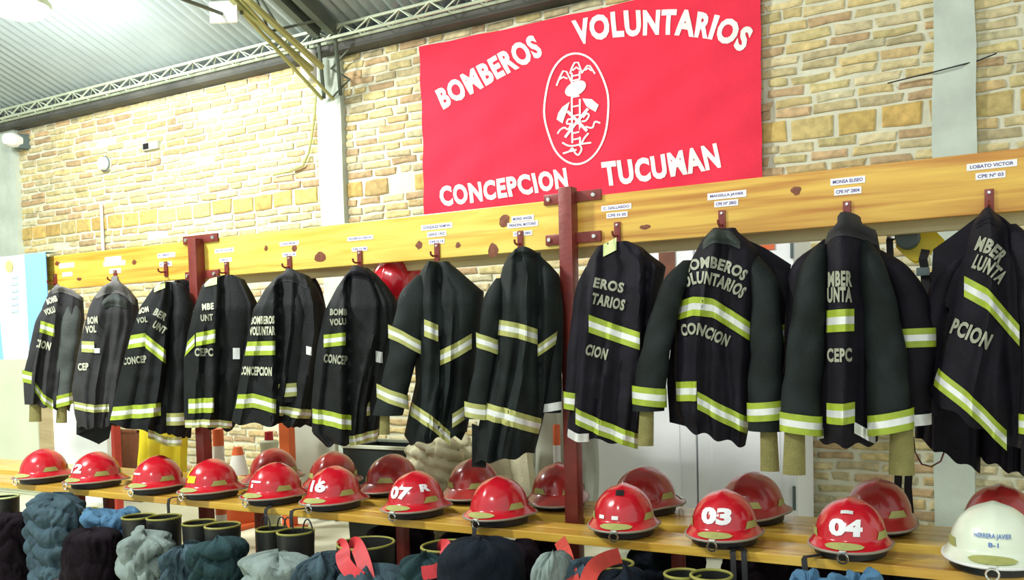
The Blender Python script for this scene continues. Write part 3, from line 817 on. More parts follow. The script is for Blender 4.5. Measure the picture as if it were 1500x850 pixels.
# 4
c = Coat((334, 402), CYY, [(326, 404), (308, 408), (296, 418), (284, 452), (276, 486), (269, 523), (269, 580), (270, 618)], [(342, 403), (358, 409), (370, 430), (378, 446), (376, 500), (366, 556), (356, 605), (340, 630)],
         seed=4, label='fire jacket with small lime neck patch, just right of the far red post', ridges=[([(320, 420), (312, 500), (306, 630)], 9, .035), ([(326, 430), (322, 630)], 6, -.03)])
c.body()
c.text('MBE', [(297, 456), (314, 455)], 9, 'letter_pale').text('UNT', [(295, 472), (313, 471)], 9).band([(288, 498), (316, 493)], 19).band([(269, 516), (286, 499)], 17).text('CEPC', [(286, 522), (313, 522)], 11)
c.band([(277, 594), (314, 591)], 21).band([(270, 620), (306, 617), (340, 621)], 11, 'old')
c.sleeve([(348, 424), (346, 500), (340, 550), (334, 598)], 14, (.05, .05), None, [(318, 580, 345, 577, 16, 'old')])
c.band([(341, 518), (351, 518)], 16, 'white').band([(300, 416), (318, 413)], 11, 'limeonly')
coats.append((c, 334, 'jacket right of the far red post'))
# 5
c = Coat((426, 397), CYY, [(418, 399), (404, 406), (388, 424), (371, 454), (358, 514), (348, 571), (339, 618)], [(434, 398), (452, 403), (466, 424), (476, 447), (480, 486), (472, 545), (464, 600), (450, 622)],
         seed=5, label='fire jacket fifth from the left, pale lettering rows on its narrow face', ridges=[([(402, 420), (400, 500), (400, 620)], 9, .04), ([(410, 430), (408, 620)], 5, -.035)])
c.body()
c.text('BOMBEROS', [(368, 476), (403, 476)], 11, 'letter_pale').text('VOLUNTAR', [(366, 492), (404, 492)], 12, 'letter_pale').band([(359, 511), (404, 510)], 20).text('CONCEPCION', [(352, 549), (399, 550)], 12, 'letter_pale')
c.band([(342, 588), (372, 585), (405, 593)], 20)
c.sleeve([(432, 420), (432, 480), (426, 540), (421, 588)], 17, (.07, .07), None, [(405, 571, 437, 569, 19, 'old')])
c.band([(410, 600), (456, 606)], 14, 'old').band([(448, 513), (456, 515)], 12, 'white')
c.collar([(400, 416), (416, 404), (436, 408), (450, 420)], 20, 'coat_greyd', .025)
coats.append((c, 426, 'jacket with three rows of lettering'))
# 6
c = Coat((527, 390), CYY, [(514, 394), (505, 404), (493, 422), (476, 455), (466, 500), (461, 536), (456, 596), (457, 634), (476, 652)], [(540, 394), (552, 402), (568, 420), (584, 444), (588, 486), (576, 530), (562, 590), (555, 640)],
         seed=6, label='fire jacket with a jagged open collar, hanging left of the two red hanging helmets', ridges=[([(504, 420), (500, 500), (500, 640)], 9, .04), ([(511, 430), (512, 640)], 5, -.03)])
c.body()
c.text('BOMB', [(484, 463), (509, 464)], 9).text('VOLU', [(484, 478), (508, 477)], 9).band([(475, 500), (507, 497)], 18).text('CONCEP', [(475, 531), (509, 534)], 12)
c.band([(456, 608), (486, 611), (515, 617)], 21)
c.sleeve([(546, 420), (544, 500), (534, 560), (526, 615)], 14, (.05, .05), None, [(515, 600, 538, 598, 20, 'old')])
c.band([(512, 643), (556, 634)], 14, 'old').band([(550, 522), (560, 524)], 16, 'white')
c.collar([(500, 416), (516, 400), (534, 402), (550, 412)], 18, 'coat_plum', .03)
coats.append((c, 527, 'jacket left of the hanging helmets'))
# 7
c = Coat((641, 380), CYY, [(624, 385), (614, 402), (604, 440), (606, 500), (609, 560), (600, 600), (592, 638), (600, 649)], [(658, 385), (672, 396), (690, 412), (709, 428), (708, 452), (702, 500), (696, 554), (690, 600), (684, 632)],
         cloth='coat_green', seed=7, label='fire jacket without lettering, shoulders spread, right of the hanging helmets', ridges=[([(628, 395), (630, 500), (620, 640)], 10, .03), ([(643, 420), (645, 640)], 6, -.035)])
c.body()
c.band([(622, 481), (642, 489)], 24, 'old').band([(645, 524), (668, 513), (690, 500)], 22, 'old').band([(600, 596), (631, 614), (659, 640)], 20, 'old').band([(662, 614), (688, 598)], 20, 'old')
c.sleeve([(616, 404), (606, 440), (596, 500), (582, 560), (571, 606)], [22, 23], (.07, .09), None, [(573, 483, 618, 513, 19, 'old'), (551, 570, 593, 589, 20, 'old')], ((566, 604), (565, 634), 15))
c.flap([(660, 600), (660, 634), (676, 646), (684, 630), (684, 600)], -.02)
coats.append((c, 641, 'jacket without lettering right of the hanging helmets'))
# 8
c = Coat((764, 366), CYY, [(746, 372), (736, 392), (728, 430), (722, 517), (708, 590), (700, 630), (694, 676)], [(792, 376), (806, 388), (820, 404), (822, 440), (818, 500), (808, 560), (794, 622), (784, 660)],
         cloth='coat_green', seed=8, label='fire jacket without lettering, just left of the near red post', ridges=[([(752, 385), (748, 480), (738, 640)], 8, .02), ([(772, 385), (768, 500), (760, 640)], 8, .022), ([(790, 420), (790, 640)], 5, -.03)])
c.body()
c.band([(730, 480), (758, 485), (787, 494)], 22, 'old').band([(787, 514), (816, 494)], 17, 'old').band([(701, 598), (751, 609), (793, 624)], 24, 'old')
c.sleeve([(732, 408), (722, 450), (712, 520), (702, 575), (695, 612)], [16, 15], (.06, .05), None, [(695, 497, 722, 509, 21, 'old'), (683, 598, 702, 602, 22, 'old')])
c.sleeve([(808, 400), (812, 480), (810, 550), (808, 604)], 13, (.02, .03), None, [(795, 598, 824, 592, 12, 'white')])
c.flap([(692, 620), (692, 682), (712, 684), (716, 630)], .02)
c.collar([(746, 380), (762, 370), (786, 374)], 14, None, .02)
coats.append((c, 764, 'jacket left of the near red post'))
# 9
c = Coat((905, 354), CYY, [(890, 356), (876, 360), (862, 382), (852, 415), (842, 464), (836, 530), (834, 600), (830, 634)], [(922, 356), (938, 360), (956, 376), (976, 390), (970, 420), (968, 460), (956, 540), (944, 610), (936, 650)],
         seed=9, cloth='coat_plum', label='fire jacket with a lime patch at the collar, just right of the near red post', ridges=[([(872, 400), (856, 520), (846, 640)], 9, .035), ([(938, 380), (936, 640)], 8, .03), ([(946, 400), (942, 640)], 5, -.03)])
c.body()
c.text('EROS', [(870, 424), (912, 432)], 14).text('TARIOS', [(867, 447), (913, 457)], 15).band([(864, 475), (900, 488), (936, 500)], 25).text('CION', [(858, 519), (888, 527)], 15)
c.band([(845, 606), (874, 620), (903, 632), (937, 645)], 23, 'lime')
c.sleeve([(862, 390), (850, 460), (842, 540), (840, 600)], 12, (.03, .05), None, [(829, 585, 851, 589, 25, 'lime')])
c.sleeve([(958, 392), (960, 450), (952, 520), (944, 600)], 12, (.0, .0), None, [(954, 466, 972, 466, 16, 'white')])
c.band([(830, 632), (850, 637), (864, 637)], 12, 'white')
c.band([(884, 369), (903, 359)], 19, 'limeonly')
coats.append((c, 905, 'jacket right of the near red post'))
# 10
c = Coat((1059, 333), CYY, [(1042, 337), (1028, 352), (1014, 378), (1000, 410), (990, 467), (988, 540), (990, 600), (998, 622)], [(1078, 337), (1094, 350), (1112, 368), (1112, 420), (1106, 490), (1100, 560), (1098, 620), (1092, 652)],
         seed=10, cloth='coat_plum', label='widest fire jacket, shown full from behind with tan cuffs, in front of the white cabinet', folds=4, amp=.014, ridges=[([(1046, 360), (1024, 470), (1022, 620)], 9, .03), ([(1062, 470), (1072, 620)], 6, -.02)])
c.body()
c.text('BOMBEROS', [(1005, 403), (1025, 397), (1048, 398), (1070, 405), (1087, 415)], 16).text('VOLUNTARIOS', [(997, 428), (1020, 419), (1045, 422), (1068, 430), (1084, 440)], 17)
c.band([(990, 457), (1016, 450), (1045, 453), (1066, 466), (1099, 487)], 27).text('CONCION', [(1000, 493), (1022, 491), (1045, 500), (1064, 508)], 16)
c.band([(989, 573), (1022, 570)], 28).band([(1023, 583), (1056, 602), (1096, 622)], 25)
c.flap([(1082, 344), (1121, 362), (1160, 387), (1146, 410), (1150, 450), (1110, 450), (1084, 400)], -.045)
c.flap([(1000, 420), (986, 470), (976, 560), (980, 620), (1004, 626)], -.05)
c.sleeve([(1006, 382), (986, 425), (968, 490), (957, 550), (952, 600)], [20, 22], (.06, .07), 'coat_green', [(937, 577, 976, 582, 27, 'lime')], ((950, 604), (948, 650), 22))
c.sleeve([(1102, 372), (1118, 420), (1121, 500), (1121, 570), (1122, 628)], [20, 24], (.06, .09), 'coat_green', [(1096, 602, 1144, 597, 27, 'lime')], ((1124, 632), (1126, 685), 25))
c.sleeve([(1116, 366), (1142, 392), (1142, 470), (1140, 560), (1140, 618)], [16, 15], (-.05, -.04), None, [(1131, 490, 1152, 488, 26, 'lime')])
c.collar([(1030, 362), (1044, 350), (1066, 350), (1084, 362)], 22, 'collar_olive', .022)
coats.append((c, 1059, 'widest jacket with tan cuffs'))
# 11
c = Coat((1243, 322), CYY, [(1226, 330), (1212, 342), (1204, 370), (1202, 420), (1198, 520), (1194, 600), (1196, 642)], [(1262, 330), (1284, 338), (1290, 370), (1290, 420), (1288, 520), (1288, 600), (1286, 648)],
         seed=11, cloth='coat_plum', label='fire jacket with a narrow lettered back between two sleeves, left of yellow plate', folds=3, amp=.012, ridges=[([(1232, 350), (1232, 650)], 20, .09)])
c.body()
c.text('MBER', [(1214, 424), (1248, 424)], 20).text('UNTA', [(1213, 446), (1248, 446)], 20).band([(1212, 472), (1251, 470)], 31).text('CEPC', [(1213, 529), (1248, 528)], 18)
c.band([(1212, 601), (1252, 599)], 29).band([(1251, 620), (1282, 640)], 16, 'white').band([(1194, 637), (1208, 630)], 14, 'white')
c.flap([(1208, 348), (1178, 371), (1159, 399), (1155, 450), (1196, 470), (1212, 400)], -.05)
c.sleeve([(1204, 360), (1192, 400), (1184, 480), (1178, 560), (1176, 625)], [20, 27], (.10, .12), 'coat_green', [(1150, 612, 1202, 620, 28, 'lime')], ((1167, 630), (1166, 688), 30))
c.sleeve([(1262, 350), (1276, 400), (1290, 480), (1298, 560), (1303, 620)], [19, 28], (.10, .12), 'coat_green', [(1274, 620, 1326, 607, 29, 'lime')], ((1318, 634), (1318, 688), 32))
c.sleeve([(1212, 350), (1176, 388), (1168, 450), (1164, 540), (1160, 606)], [18, 14], (-.02, -.0), 'coat_plum', [])
c.sleeve([(1268, 356), (1312, 396), (1334, 446), (1338, 530), (1332, 622)], [20, 27], (-.02, -.0), 'coat_plum', [(1310, 495, 1364, 494, 27, 'lime'), (1316, 616, 1350, 613, 16, 'white')])
c.collar([(1204, 352), (1226, 336), (1258, 336), (1290, 352)], 36, 'coat_greyd', .035)
coats.append((c, 1243, 'jacket left of the yellow plate'))
# 12
c = Coat((1445, 307), CYY, [(1436, 312), (1424, 330), (1414, 370), (1402, 420), (1394, 470), (1376, 530), (1362, 570), (1366, 584)], [(1456, 310), (1474, 322), (1496, 344), (1512, 390), (1514, 460), (1506, 560), (1494, 660)],
         seed=12, cloth='coat_plum', label='fire jacket at the right edge of the picture, its bands slanting down to the right', folds=3, amp=.014, ridges=[([(1452, 340), (1450, 450), (1420, 600)], 10, .03), ([(1470, 360), (1484, 640)], 10, -.03)])
c.body()
c.text('MBER', [(1427, 369), (1446, 377), (1462, 391)], 20).text('LUNTA', [(1423, 395), (1444, 405), (1462, 420)], 20).band([(1413, 421), (1446, 440), (1466, 462), (1492, 492)], 30).text('PCION', [(1391, 488), (1418, 499), (1445, 512)], 22)
c.band([(1369, 549), (1420, 586), (1474, 642)], 29)
c.flap([(1434, 314), (1406, 335), (1366, 364), (1362, 430), (1400, 460), (1424, 380)], -.05)
c.sleeve([(1482, 330), (1506, 380), (1520, 470), (1524, 560), (1520, 640)], [20, 26], (.08, .1), 'coat_plum', [(1496, 616, 1546, 616, 28, 'lime')])
c.sleeve([(1424, 346), (1394, 386), (1370, 450), (1360, 540), (1358, 610)], [16, 19], (-.06, -.05), 'coat_plum', [])
c.collar([(1428, 330), (1446, 318), (1466, 330)], 24, None, .02)
coats.append((c, 1445, 'jacket at the right edge'))
# jackets hung on the far side of the rack, showing as dark shapes between the front ones
for (hk, l, r, sd, lab) in (((1384, 392), [(1366, 398), (1350, 440), (1342, 560), (1340, 640)], [(1398, 398), (1430, 420), (1440, 560), (1436, 690)], 21, 'dark jacket hanging on the far side of the rack below the yellow plate'),
                            ((1478, 330), [(1466, 336), (1446, 400), (1440, 560), (1436, 670)], [(1490, 336), (1512, 400), (1520, 560), (1520, 700)], 24, 'dark jacket on the far side of the rack behind the rightmost jacket'),
                            ((266, 408), [(256, 412), (246, 440), (240, 560), (238, 632)], [(274, 410), (284, 440), (286, 560), (280, 640)], 22, 'dark jacket on the far side of the rack just left of the far red post'),
                            ((446, 396), [(436, 400), (424, 430), (420, 560), (414, 624)], [(456, 400), (476, 446), (470, 560), (462, 622)], 23, 'dark jacket on the far side of the rack behind the fifth jacket')):
    c2 = Coat(hk, 3.72, l, r, cloth='coat_plum', seed=sd, depth=.08, label=lab, group='jackets on the far side of the rack')
    c2.body()
    c2.sleeve([l[0], (l[1][0]+4, l[1][1]+20), (l[2][0]+6, l[2][1])], 9, (.03, .04)); c2.sleeve([r[0], (r[1][0]-6, r[1][1]+20), (r[2][0]-8, r[2][1])], 9, (.03, .04))

# hooks and paper name strips
hookpts = [(82, 414), (170, 409), (244, 397), (333, 398), (425, 390), (528, 383), (641, 373), (763, 356), (905, 344), (1058, 328), (1241, 316), (1449, 300)]
for (c, hx, d), (x, y) in zip(coats, hookpts):
    p = P(x, y, RY); p.y = RY
    t = thing('coat_hook', (p.x, RY, p.z), 'red steel hook holding the '+d, 'hook', 'red coat hooks')
    mb = MB(); mb.box((p.x, RY-.004, p.z+.01), (.028, .008, .085), bevel=.002); mb.build('back_plate', 'red_steel', t)
    mb = MB(); mb.tube([(p.x, RY-.004, p.z-.005), (p.x, RY-.04, p.z-.010), (p.x, RY-.055, p.z-.004), (p.x, RY-.058, p.z+.010)], .005, 8); mb.build('peg', 'red_steel', t)
    mb = MB(); mb.lathe([(0, -.006), (.005, -.005), (.007, 0)], (p.x, RY-.008, p.z+.04), 8, 'Y'); mb.build('screw', 'chrome', t)
tags = [  # centre x, y, width, height, text, slope
 (98, 389, 22, 7, '', 0), (99, 402, 15, 6, '', 0), (166, 379, 24, 6, '', 0), (168, 386, 32, 7, '', 0), (169, 397, 17, 7, '', 0), (244, 374, 26, 7, 'ROMERO J', 0), (243, 387, 18, 7, 'CPE', 0),
 (329, 367, 28, 6, 'ACOSTA LUIS', 0), (331, 381, 18, 6, 'CPE N 11', 0), (424, 357, 28, 6, 'LUNA PEDRO', 0), (424, 373, 20, 6, 'CPE N 26', 0),
 (528, 349, 38, 6, 'FIGUEROA CARLOS', 0), (527, 365, 23, 6, 'CPE N 08', 0),
 (640, 332, 46, 8, 'GONZALEZ RAMON', 0), (640, 343, 28, 8, 'SARG 1RO', 0), (640, 354, 23, 7, 'CPE N 14', 0),
 (766, 320, 33, 8, 'MOREL ANGEL', 0), (766, 329, 45, 8, 'PRINCIPAL MOTORES', 0), (766, 342, 28, 7, 'CPE N 2801', 0),
 (903, 304, 44, 8, 'C. GALLARDO', 0), (904, 315, 31, 8, 'CPE N 05', 0),
 (1065, 286, 57, 10, 'MANSILLA JAVIER', 0), (1064, 298, 35, 9, 'CPE N\u00ba 2802', 0),
 (1242, 265, 51, 10, 'MONSA ELISEO', 0), (1242, 280, 40, 10, 'CPE N\u00ba 2804', 0),
 (1453, 242, 74, 10, 'LOBATO VICTOR', 0), (1451, 257, 44, 10, 'CPE N\u00ba 03', 0)]
near = sorted([(hx, d) for c, hx, d in coats])
from collections import defaultdict
cnt = defaultdict(list)
for tg in tags: cnt[min(near, key=lambda q: abs(q[0]-tg[0]))[1]].append(tg)
for d, lst in cnt.items():
    for k, (x, y, w, h, s, sl) in enumerate(lst):
        pos = ('upper', 'lower') if len(lst) == 2 else ('topmost', 'middle', 'lowest')
        p0 = P(x-w/2, y, RY); p1 = P(x+w/2, y, RY); pc = P(x, y, RY); hh = h/S(x, RY)/2
        xa, xb, zc = p0.x, p1.x, pc.z
        t = thing('name_strip', (pc.x, RY, zc), '%s white name strip over the %s' % (pos[k], d), 'paper strip', 'name strips on the board')
        mb = MB(); mb.box(((xa+xb)/2, RY-.0012, zc), (xb-xa, .0016, hh*2)); mb.build('paper', 'paper', t, smooth=False)
        if s:
            mb = MB(); put_text(mb, s, lambda a, b: Vector((lerp(xa, xb, .07+.86*a), RY-.0026, zc+hh*(-.5+1.0*b))), .02); mb.build('print', 'ink', t, smooth=False)
# ------------------------------------------------------------------ helmets
HA, HB, HH, HZ = .122, .142, .138, .060
def hdome(th, ph, off=0.0):
    """th: 0 = front (-y), + = wearer's left (+x); ph: elevation"""
    k = max(cos(ph), 0)**.92
    p = Vector((HA*k*sin(th), -HB*k*cos(th), HZ+HH*sin(ph)))
    n = Vector((p.x/HA**2, p.y/HB**2, (p.z-HZ)/HH**2)).normalized()
    rid = .006*exp(-(p.x/.016)**2)*sin(ph)
    return p + n*(off+rid)
def brimw(th): c = cos(th); return .017 + (.034*max(c, 0)**2 if c > 0 else .042*abs(c)**1.5)
def hbrim(th, a, off=0.0):
    """a: 0 at the dome, 1 at the brim edge"""
    d = Vector((sin(th)*HA, -cos(th)*HB, 0)); L = d.length; w = brimw(th)
    p = d*(1+.01+w*a/L); p.z = HZ + .010*(1-a)**2 - .016*a - .012*a*max(-cos(th), 0) + off
    return p
def make_helmet(shell, name='fire_helmet', label='', red=True):
    t = thing(name, (0, 0, 0), label, 'helmet', 'fire helmets')
    mb = MB(); n = 40; rs = []
    for i in range(14): rs.append([hdome(2*pi*k/n, pi/2*(1-i/14)*.995+.0) for k in range(n)])
    for a in (0.0, .18, .45, .75, 1.0): rs.append([hbrim(2*pi*k/n, a) for k in range(n)])
    for a in (1.0, .5): rs.append([hbrim(2*pi*k/n, a, -.006) for k in range(n)])
    rs.append([hdome(2*pi*k/n, 0, -.008)-Vector((0, 0, .004)) for k in range(n)]); rs.append([hdome(2*pi*k/n, .5, -.01) for k in range(n)])
    mb.rings(rs, True, True, True); mb.build('shell', shell, t, angle=60)
    mb = MB(); pts = [hbrim(2*pi*k/n, 1.0, -.003) for k in range(n+1)]; mb.tube(pts, .0048, 6, False); mb.build('brim_edge', 'rim_grey' if red else 'white_plastic', t)
    mb = MB(); rs = []
    for z, s in ((.056, .99), (.035, 1.02), (.006, 1.0), (.0, .95)):
        rs.append([Vector((HA*s*sin(2*pi*k/32), HB*s*-cos(2*pi*k/32), z)) for k in range(32)])
    mb.rings(rs, True, True, True); mb.build('liner', 'rubber', t)
    # reflective patches low on the dome
    for c0 in (-1.25, 1.25, 2.5, -2.5):
        mb = MB(); rows = []
        for b in (0, .5, 1):
            hw = lerp(.33, .22, b)
            rows.append([hdome(c0+hw*(i/4-1), .09+.19*b, .0025) for i in range(9)])
        mb.grid(rows); mb.build('reflective_patch', 'lime_old', t, angle=80)
    mb = MB(); rows = []                                   # lens shaped label on the front brim
    for i in range(13):
        th = (i/12-.5)*.95; e = .34*sqrt(max(0, 1-(2*i/12-1)**2))+.01
        rows.append([hbrim(th, .5-e, .004), hbrim(th, .5, .004), hbrim(th, .5+e, .0035)])
    mb.grid(rows); mb.build('brim_label', 'lime_old', t, angle=80)
    mb = MB(); y = hbrim(0, 1).y
    mb.torus((0, y-.004, .024), .017, .0034, (0, 1, .1), 20, 6); mb.box((0, y+.004, .044), (.024, .018, .012), bevel=.002); mb.build('front_ring', 'chrome', t)
    return t
def hnumber(t, s, th0=0.0, ph0=.47, h=.042, w=None, m='paper', bold=.05, name='number', shear=0):
    mb = MB()
    asp = text_shape(s, bold, shear)[2]; w = w or h*asp*1.75
    def fn(a, b):
        ph = ph0+(b-.5)*h/HH*1.05; r = HB*max(cos(ph), .2)**.92
        return hdome(th0+(a-.5)*w/r, ph, .0035)
    put_text(mb, s, fn, bold, shear); mb.build(name, m, t, smooth=False)
def hpatch(t, th0, ph0, w, h, m, name):
    mb = MB(); rows = []
    for j in range(5):
        ph = ph0+(j/4-.5)*h/HH; rows.append([hdome(th0+(i/6-.5)*w/(HB*max(cos(ph), .2)), ph, .003) for i in range(7)])
    mb.grid(rows); mb.build(name, m, t, angle=80)
def hstrap(t, x, L):
    """chin strap hanging over the bench edge in front"""
    mb = MB(); y0 = -HB-.02
    mb.ribbon([(x*.4, y0+.08, .012), (x, y0+.01, .008), (x, -.175, .004), (x+.004, -.185, -.02), (x+.006, -.186, -L*.6), (x-.004, -.184, -L)], .02, [Vector((0, 0, 1)), Vector((0, 0, 1)), Vector((0, -.5, 1)), Vector((0, -1, 0)), Vector((0, -1, 0)), Vector((0, -1, 0))], .004)
    mb.build('chin_strap', 'strap', t)

hp = make_helmet('helmet', label='x'); hw_ = make_helmet('helmet_white', red=False, label='x'); ho = make_helmet('helmet_old', label='x')
def put_helmet(src, first, px, py, Y, rot, label, scale=1.0, group='helmets on the front bench'):
    o = src if first else copy_tree(src)
    p = P(px, py, Y); o.location = (p.x, Y, BZ+.001); o.rotation_euler = (0, 0, rot); o['label'] = label; o['group'] = group
    o.scale = (scale,)*3
    return o
HY = 3.25
FR = [(66, 0.10, 'plain red helmet at the left end of the front bench'), (142, 0, 'red helmet numbered 12, second from the left on the front bench'),
      (232, .12, 'red helmet third from the left, with a white flash low on its front'), (311, -.05, 'red helmet with a square yellow sticker on its front'),
      (403, -.04, 'red helmet with a short white bar, left of the helmet numbered 16'), (489, .06, 'red helmet numbered 16 on the front bench'),
      (609, .04, 'red helmet numbered 07 with a letter R on its side'), (731, -.02, 'plain glossy red helmet between the 07 helmet and the near red post'),
      (913, .18, 'red helmet with a black scuff on top, right of the near red post'), (1060, .05, 'red helmet numbered 03 on the front bench'), (1245, .02, 'red helmet numbered 04 on the front bench')]
k0 = [c for c in FR]
base = {}
hs = []
for i, (px, rot, lab) in enumerate(FR): hs.append(put_helmet(copy_tree(hp), True, px, 720, HY, rot, lab, .97))
put_helmet(hw_, True, 1455, 780, HY-.02, .0, 'white helmet with blue writing at the right end of the front bench', 1.05)
def local_build(t, fn):
    """build a part in the helmet's own coordinates"""
    loc, rot, sc = t.location.copy(), t.rotation_euler.copy(), t.scale.copy()
    t.location = (0, 0, 0); fn(); t.location = loc; t.rotation_euler = rot; t.scale = sc
NUM = {1: [('12', .02, .45, .052, 'paper', 'number')], 5: [('16', .02, .47, .056, 'paper', 'number')], 6: [('07', -.04, .45, .056, 'paper', 'number'), ('R', 1.05, .60, .036, 'paper', 'letter_mark')],
       9: [('03', -.02, .47, .062, 'paper', 'number')], 10: [('04', 0, .42, .058, 'paper', 'number')]}
for i, lst in NUM.items():
    for (s, th, ph, h, m, nm) in lst: local_build(hs[i], lambda: hnumber(hs[i], s, th, ph, h, None, m, .055, nm))
local_build(hs[2], lambda: hpatch(hs[2], -.2, .42, .07, .010, 'paper', 'white_flash'))
local_build(hs[3], lambda: (hpatch(hs[3], .02, .36, .065, .036, 'yellow', 'yellow_sticker'), hpatch(hs[3], -.35, .62, .02, .06, 'yellow', 'yellow_strip')))
local_build(hs[4], lambda: (hpatch(hs[4], .02, .46, .072, .010, 'paper', 'white_bar'), hpatch(hs[4], -.12, .30, .020, .018, 'paper', 'white_mark')))
local_build(hs[8], lambda: (hpatch(hs[8], .05, .98, .035, .030, 'hole', 'scuff'), hpatch(hs[8], -.55, .2, .03, .014, 'paper', 'white_mark'), hpatch(hs[8], -.05, .2, .03, .014, 'paper', 'white_mark')))
local_build(hs[10], lambda: (hpatch(hs[10], .02, .84, .045, .014, 'silver', 'small_plate'),))
local_build(hw_, lambda: (hnumber(hw_, 'HERRERA JAVIER', 0, .44, .018, .115, 'blue_ink', .015, 'front_writing'), hnumber(hw_, 'B-1', .02, .27, .012, .03, 'blue_ink', .02, 'front_writing')))
for i, x, L in ((3, -.13, .16), (5, -.12, .13), (7, -.02, .12), (9, .07, .15), (9, .11, .15), (10, -.13, .10), (4, .12, .11)):
    local_build(hs[i], lambda: hstrap(hs[i], x, L))
bpy.data.objects.remove(hp) if False else None
BK = [(402, 0, 'worn red helmet on the back bench behind the white bar helmet'), (489, .2, 'worn red helmet on the back bench behind the helmet numbered 16'),
      (575, -.2, 'worn dark red helmet on the back bench left of the beige bundle'), (694, .1, 'worn red helmet on the back bench in front of the beige bundle'),
      (818, .3, 'worn red helmet on the back bench just left of the near red post'), (944, -.6, 'worn red helmet on the back bench behind the scuffed helmet'),
      (1101, -.35, 'worn red helmet on the back bench behind the 03 helmet'), (1286, .1, 'worn red helmet on the back bench behind the 04 helmet'), (1466, 0, 'worn red helmet on the back bench behind the white helmet')]
for i, (px, rot, lab) in enumerate(BK):
    put_helmet(ho, i == 0, px, 720, 3.68, pi+rot, lab, 1.0, 'helmets on the back bench')
# two helmets hanging from the back board
for i, (px, py, r, lab) in enumerate(((588, 418, .1, 'red helmet hanging under the board, the right one of the hanging pair'), (566, 410, -.3, 'red helmet hanging under the board, left one of the hanging pair, half hidden'))):
    o = copy_tree(hp); p = P(px, py, 3.66+.14*i); o.location = p; o.rotation_euler = (radians(80), radians(10), r); o['label'] = lab; o['group'] = 'helmets hanging under the board'; o.scale = (.95,)*3
def kill(o):
    for c in list(o.children): kill(c)
    bpy.data.objects.remove(o)
kill(hp)
# ------------------------------------------------------------------ boots, trousers and straps in front of the bench
def make_boot(c, s=1.0, yaw=0.0, label='', loops=0, disc=False, h=.42, rim='boot_rim', group='rubber boots along the bench', R0=.078):
    c = Vector(c); t = thing('fire_boot', c, label, 'boot', group)
    R = Matrix.Rotation(yaw, 3, 'Z'); n = 24
    def tr(p): return c + R @ (Vector(p)*s)
    prof = [(h, R0, 0), (h*.8, R0*.97, 0), (h*.55, R0*.92, 0), (h*.35, R0*.80, -.002), (.11, .064, -.006), (.07, .070, -.02), (.03, .062, -.03), (.022, .06, -.03)]
    mb = MB(); rs = []
    for z, r, yo in prof:
        rs.append([tr((r*cos(2*pi*k/n)*(1+.02*sin(4*pi*k/n+z*30)), yo+r*1.08*sin(2*pi*k/n), z)) for k in range(n)])
    inner = [[tr((r*cos(2*pi*k/n), r*1.08*sin(2*pi*k/n), z)) for k in range(n)] for z, r in ((h*.45, R0*.78), (h*.7, R0*.9), (h, R0*.93))]
    mb.rings(inner+rs, True, True, True); mb.build('shaft', 'boot', t, angle=60)
    mb = MB(); rs = []                                # foot
    for i in range(11):
        a = i/10; y = lerp(.05, -.20, a); w = .05*(1-.1*a)*max(.05, (1-((a-.62)/.62)**4 if a > .62 else 1))**.5; hh = lerp(.105, .062, a)*max(.1, (1-((a-.7)/.34)**2 if a > .7 else 1))**.5
        rs.append([tr((w*cos(2*pi*k/16), y, .022+max(0, hh*sin(2*pi*k/16)) if sin(2*pi*k/16) > 0 else .022)) for k in range(16)])
    mb.rings(rs, True, True, True); mb.build('foot', 'boot', t, angle=60)
    mb = MB(); rs = []
    for z in (0, .024):
        rs.append([tr((.054*cos(2*pi*k/24)*(1 if True else 1), -.075+.135*sin(2*pi*k/24), z)) for k in range(24)])
    mb.rings(rs, True, True, True); mb.build('sole', 'rubber', t)
    mb = MB(); pts = [tr((R0*.97*cos(2*pi*k/n), R0*1.05*sin(2*pi*k/n), h)) for k in range(n+1)]; mb.tube(pts, .0052*s, 8, False); mb.build('rim', rim, t)
    if loops:
        for sx in (-1, 1):
            mb = MB(); pts = []
            for i in range(13):
                a = pi*i/12; pts.append(tr((sx*R0*.72+.028*cos(a), R0*.2, h+.062*sin(a)-.005)))
            mb.tube(pts, .0035*s, 6); mb.build('pull_loop', 'rubber', t)
    if disc:
        d = Vector((sin(-.55), -cos(-.55), 0)); d = R @ Vector((.45, -.89, 0)); cc = tr((.45*R0, -.93*R0*1.0, h*.80))
        mb = MB(); mb.lathe([(0, -.004), (.012, -.004), (.013, -.008), (.030, -.008), (.032, 0), (.032, .006)], (0, 0, 0), 20, 'Y')
        a = math.atan2(d.x, -d.y); bmesh.ops.rotate(mb.bm, cent=(0, 0, 0), matrix=Matrix.Rotation(a, 3, 'Z'), verts=mb.bm.verts); bmesh.ops.translate(mb.bm, vec=cc, verts=mb.bm.verts)
        mb.build('badge_disc', 'brass', t)
    return t
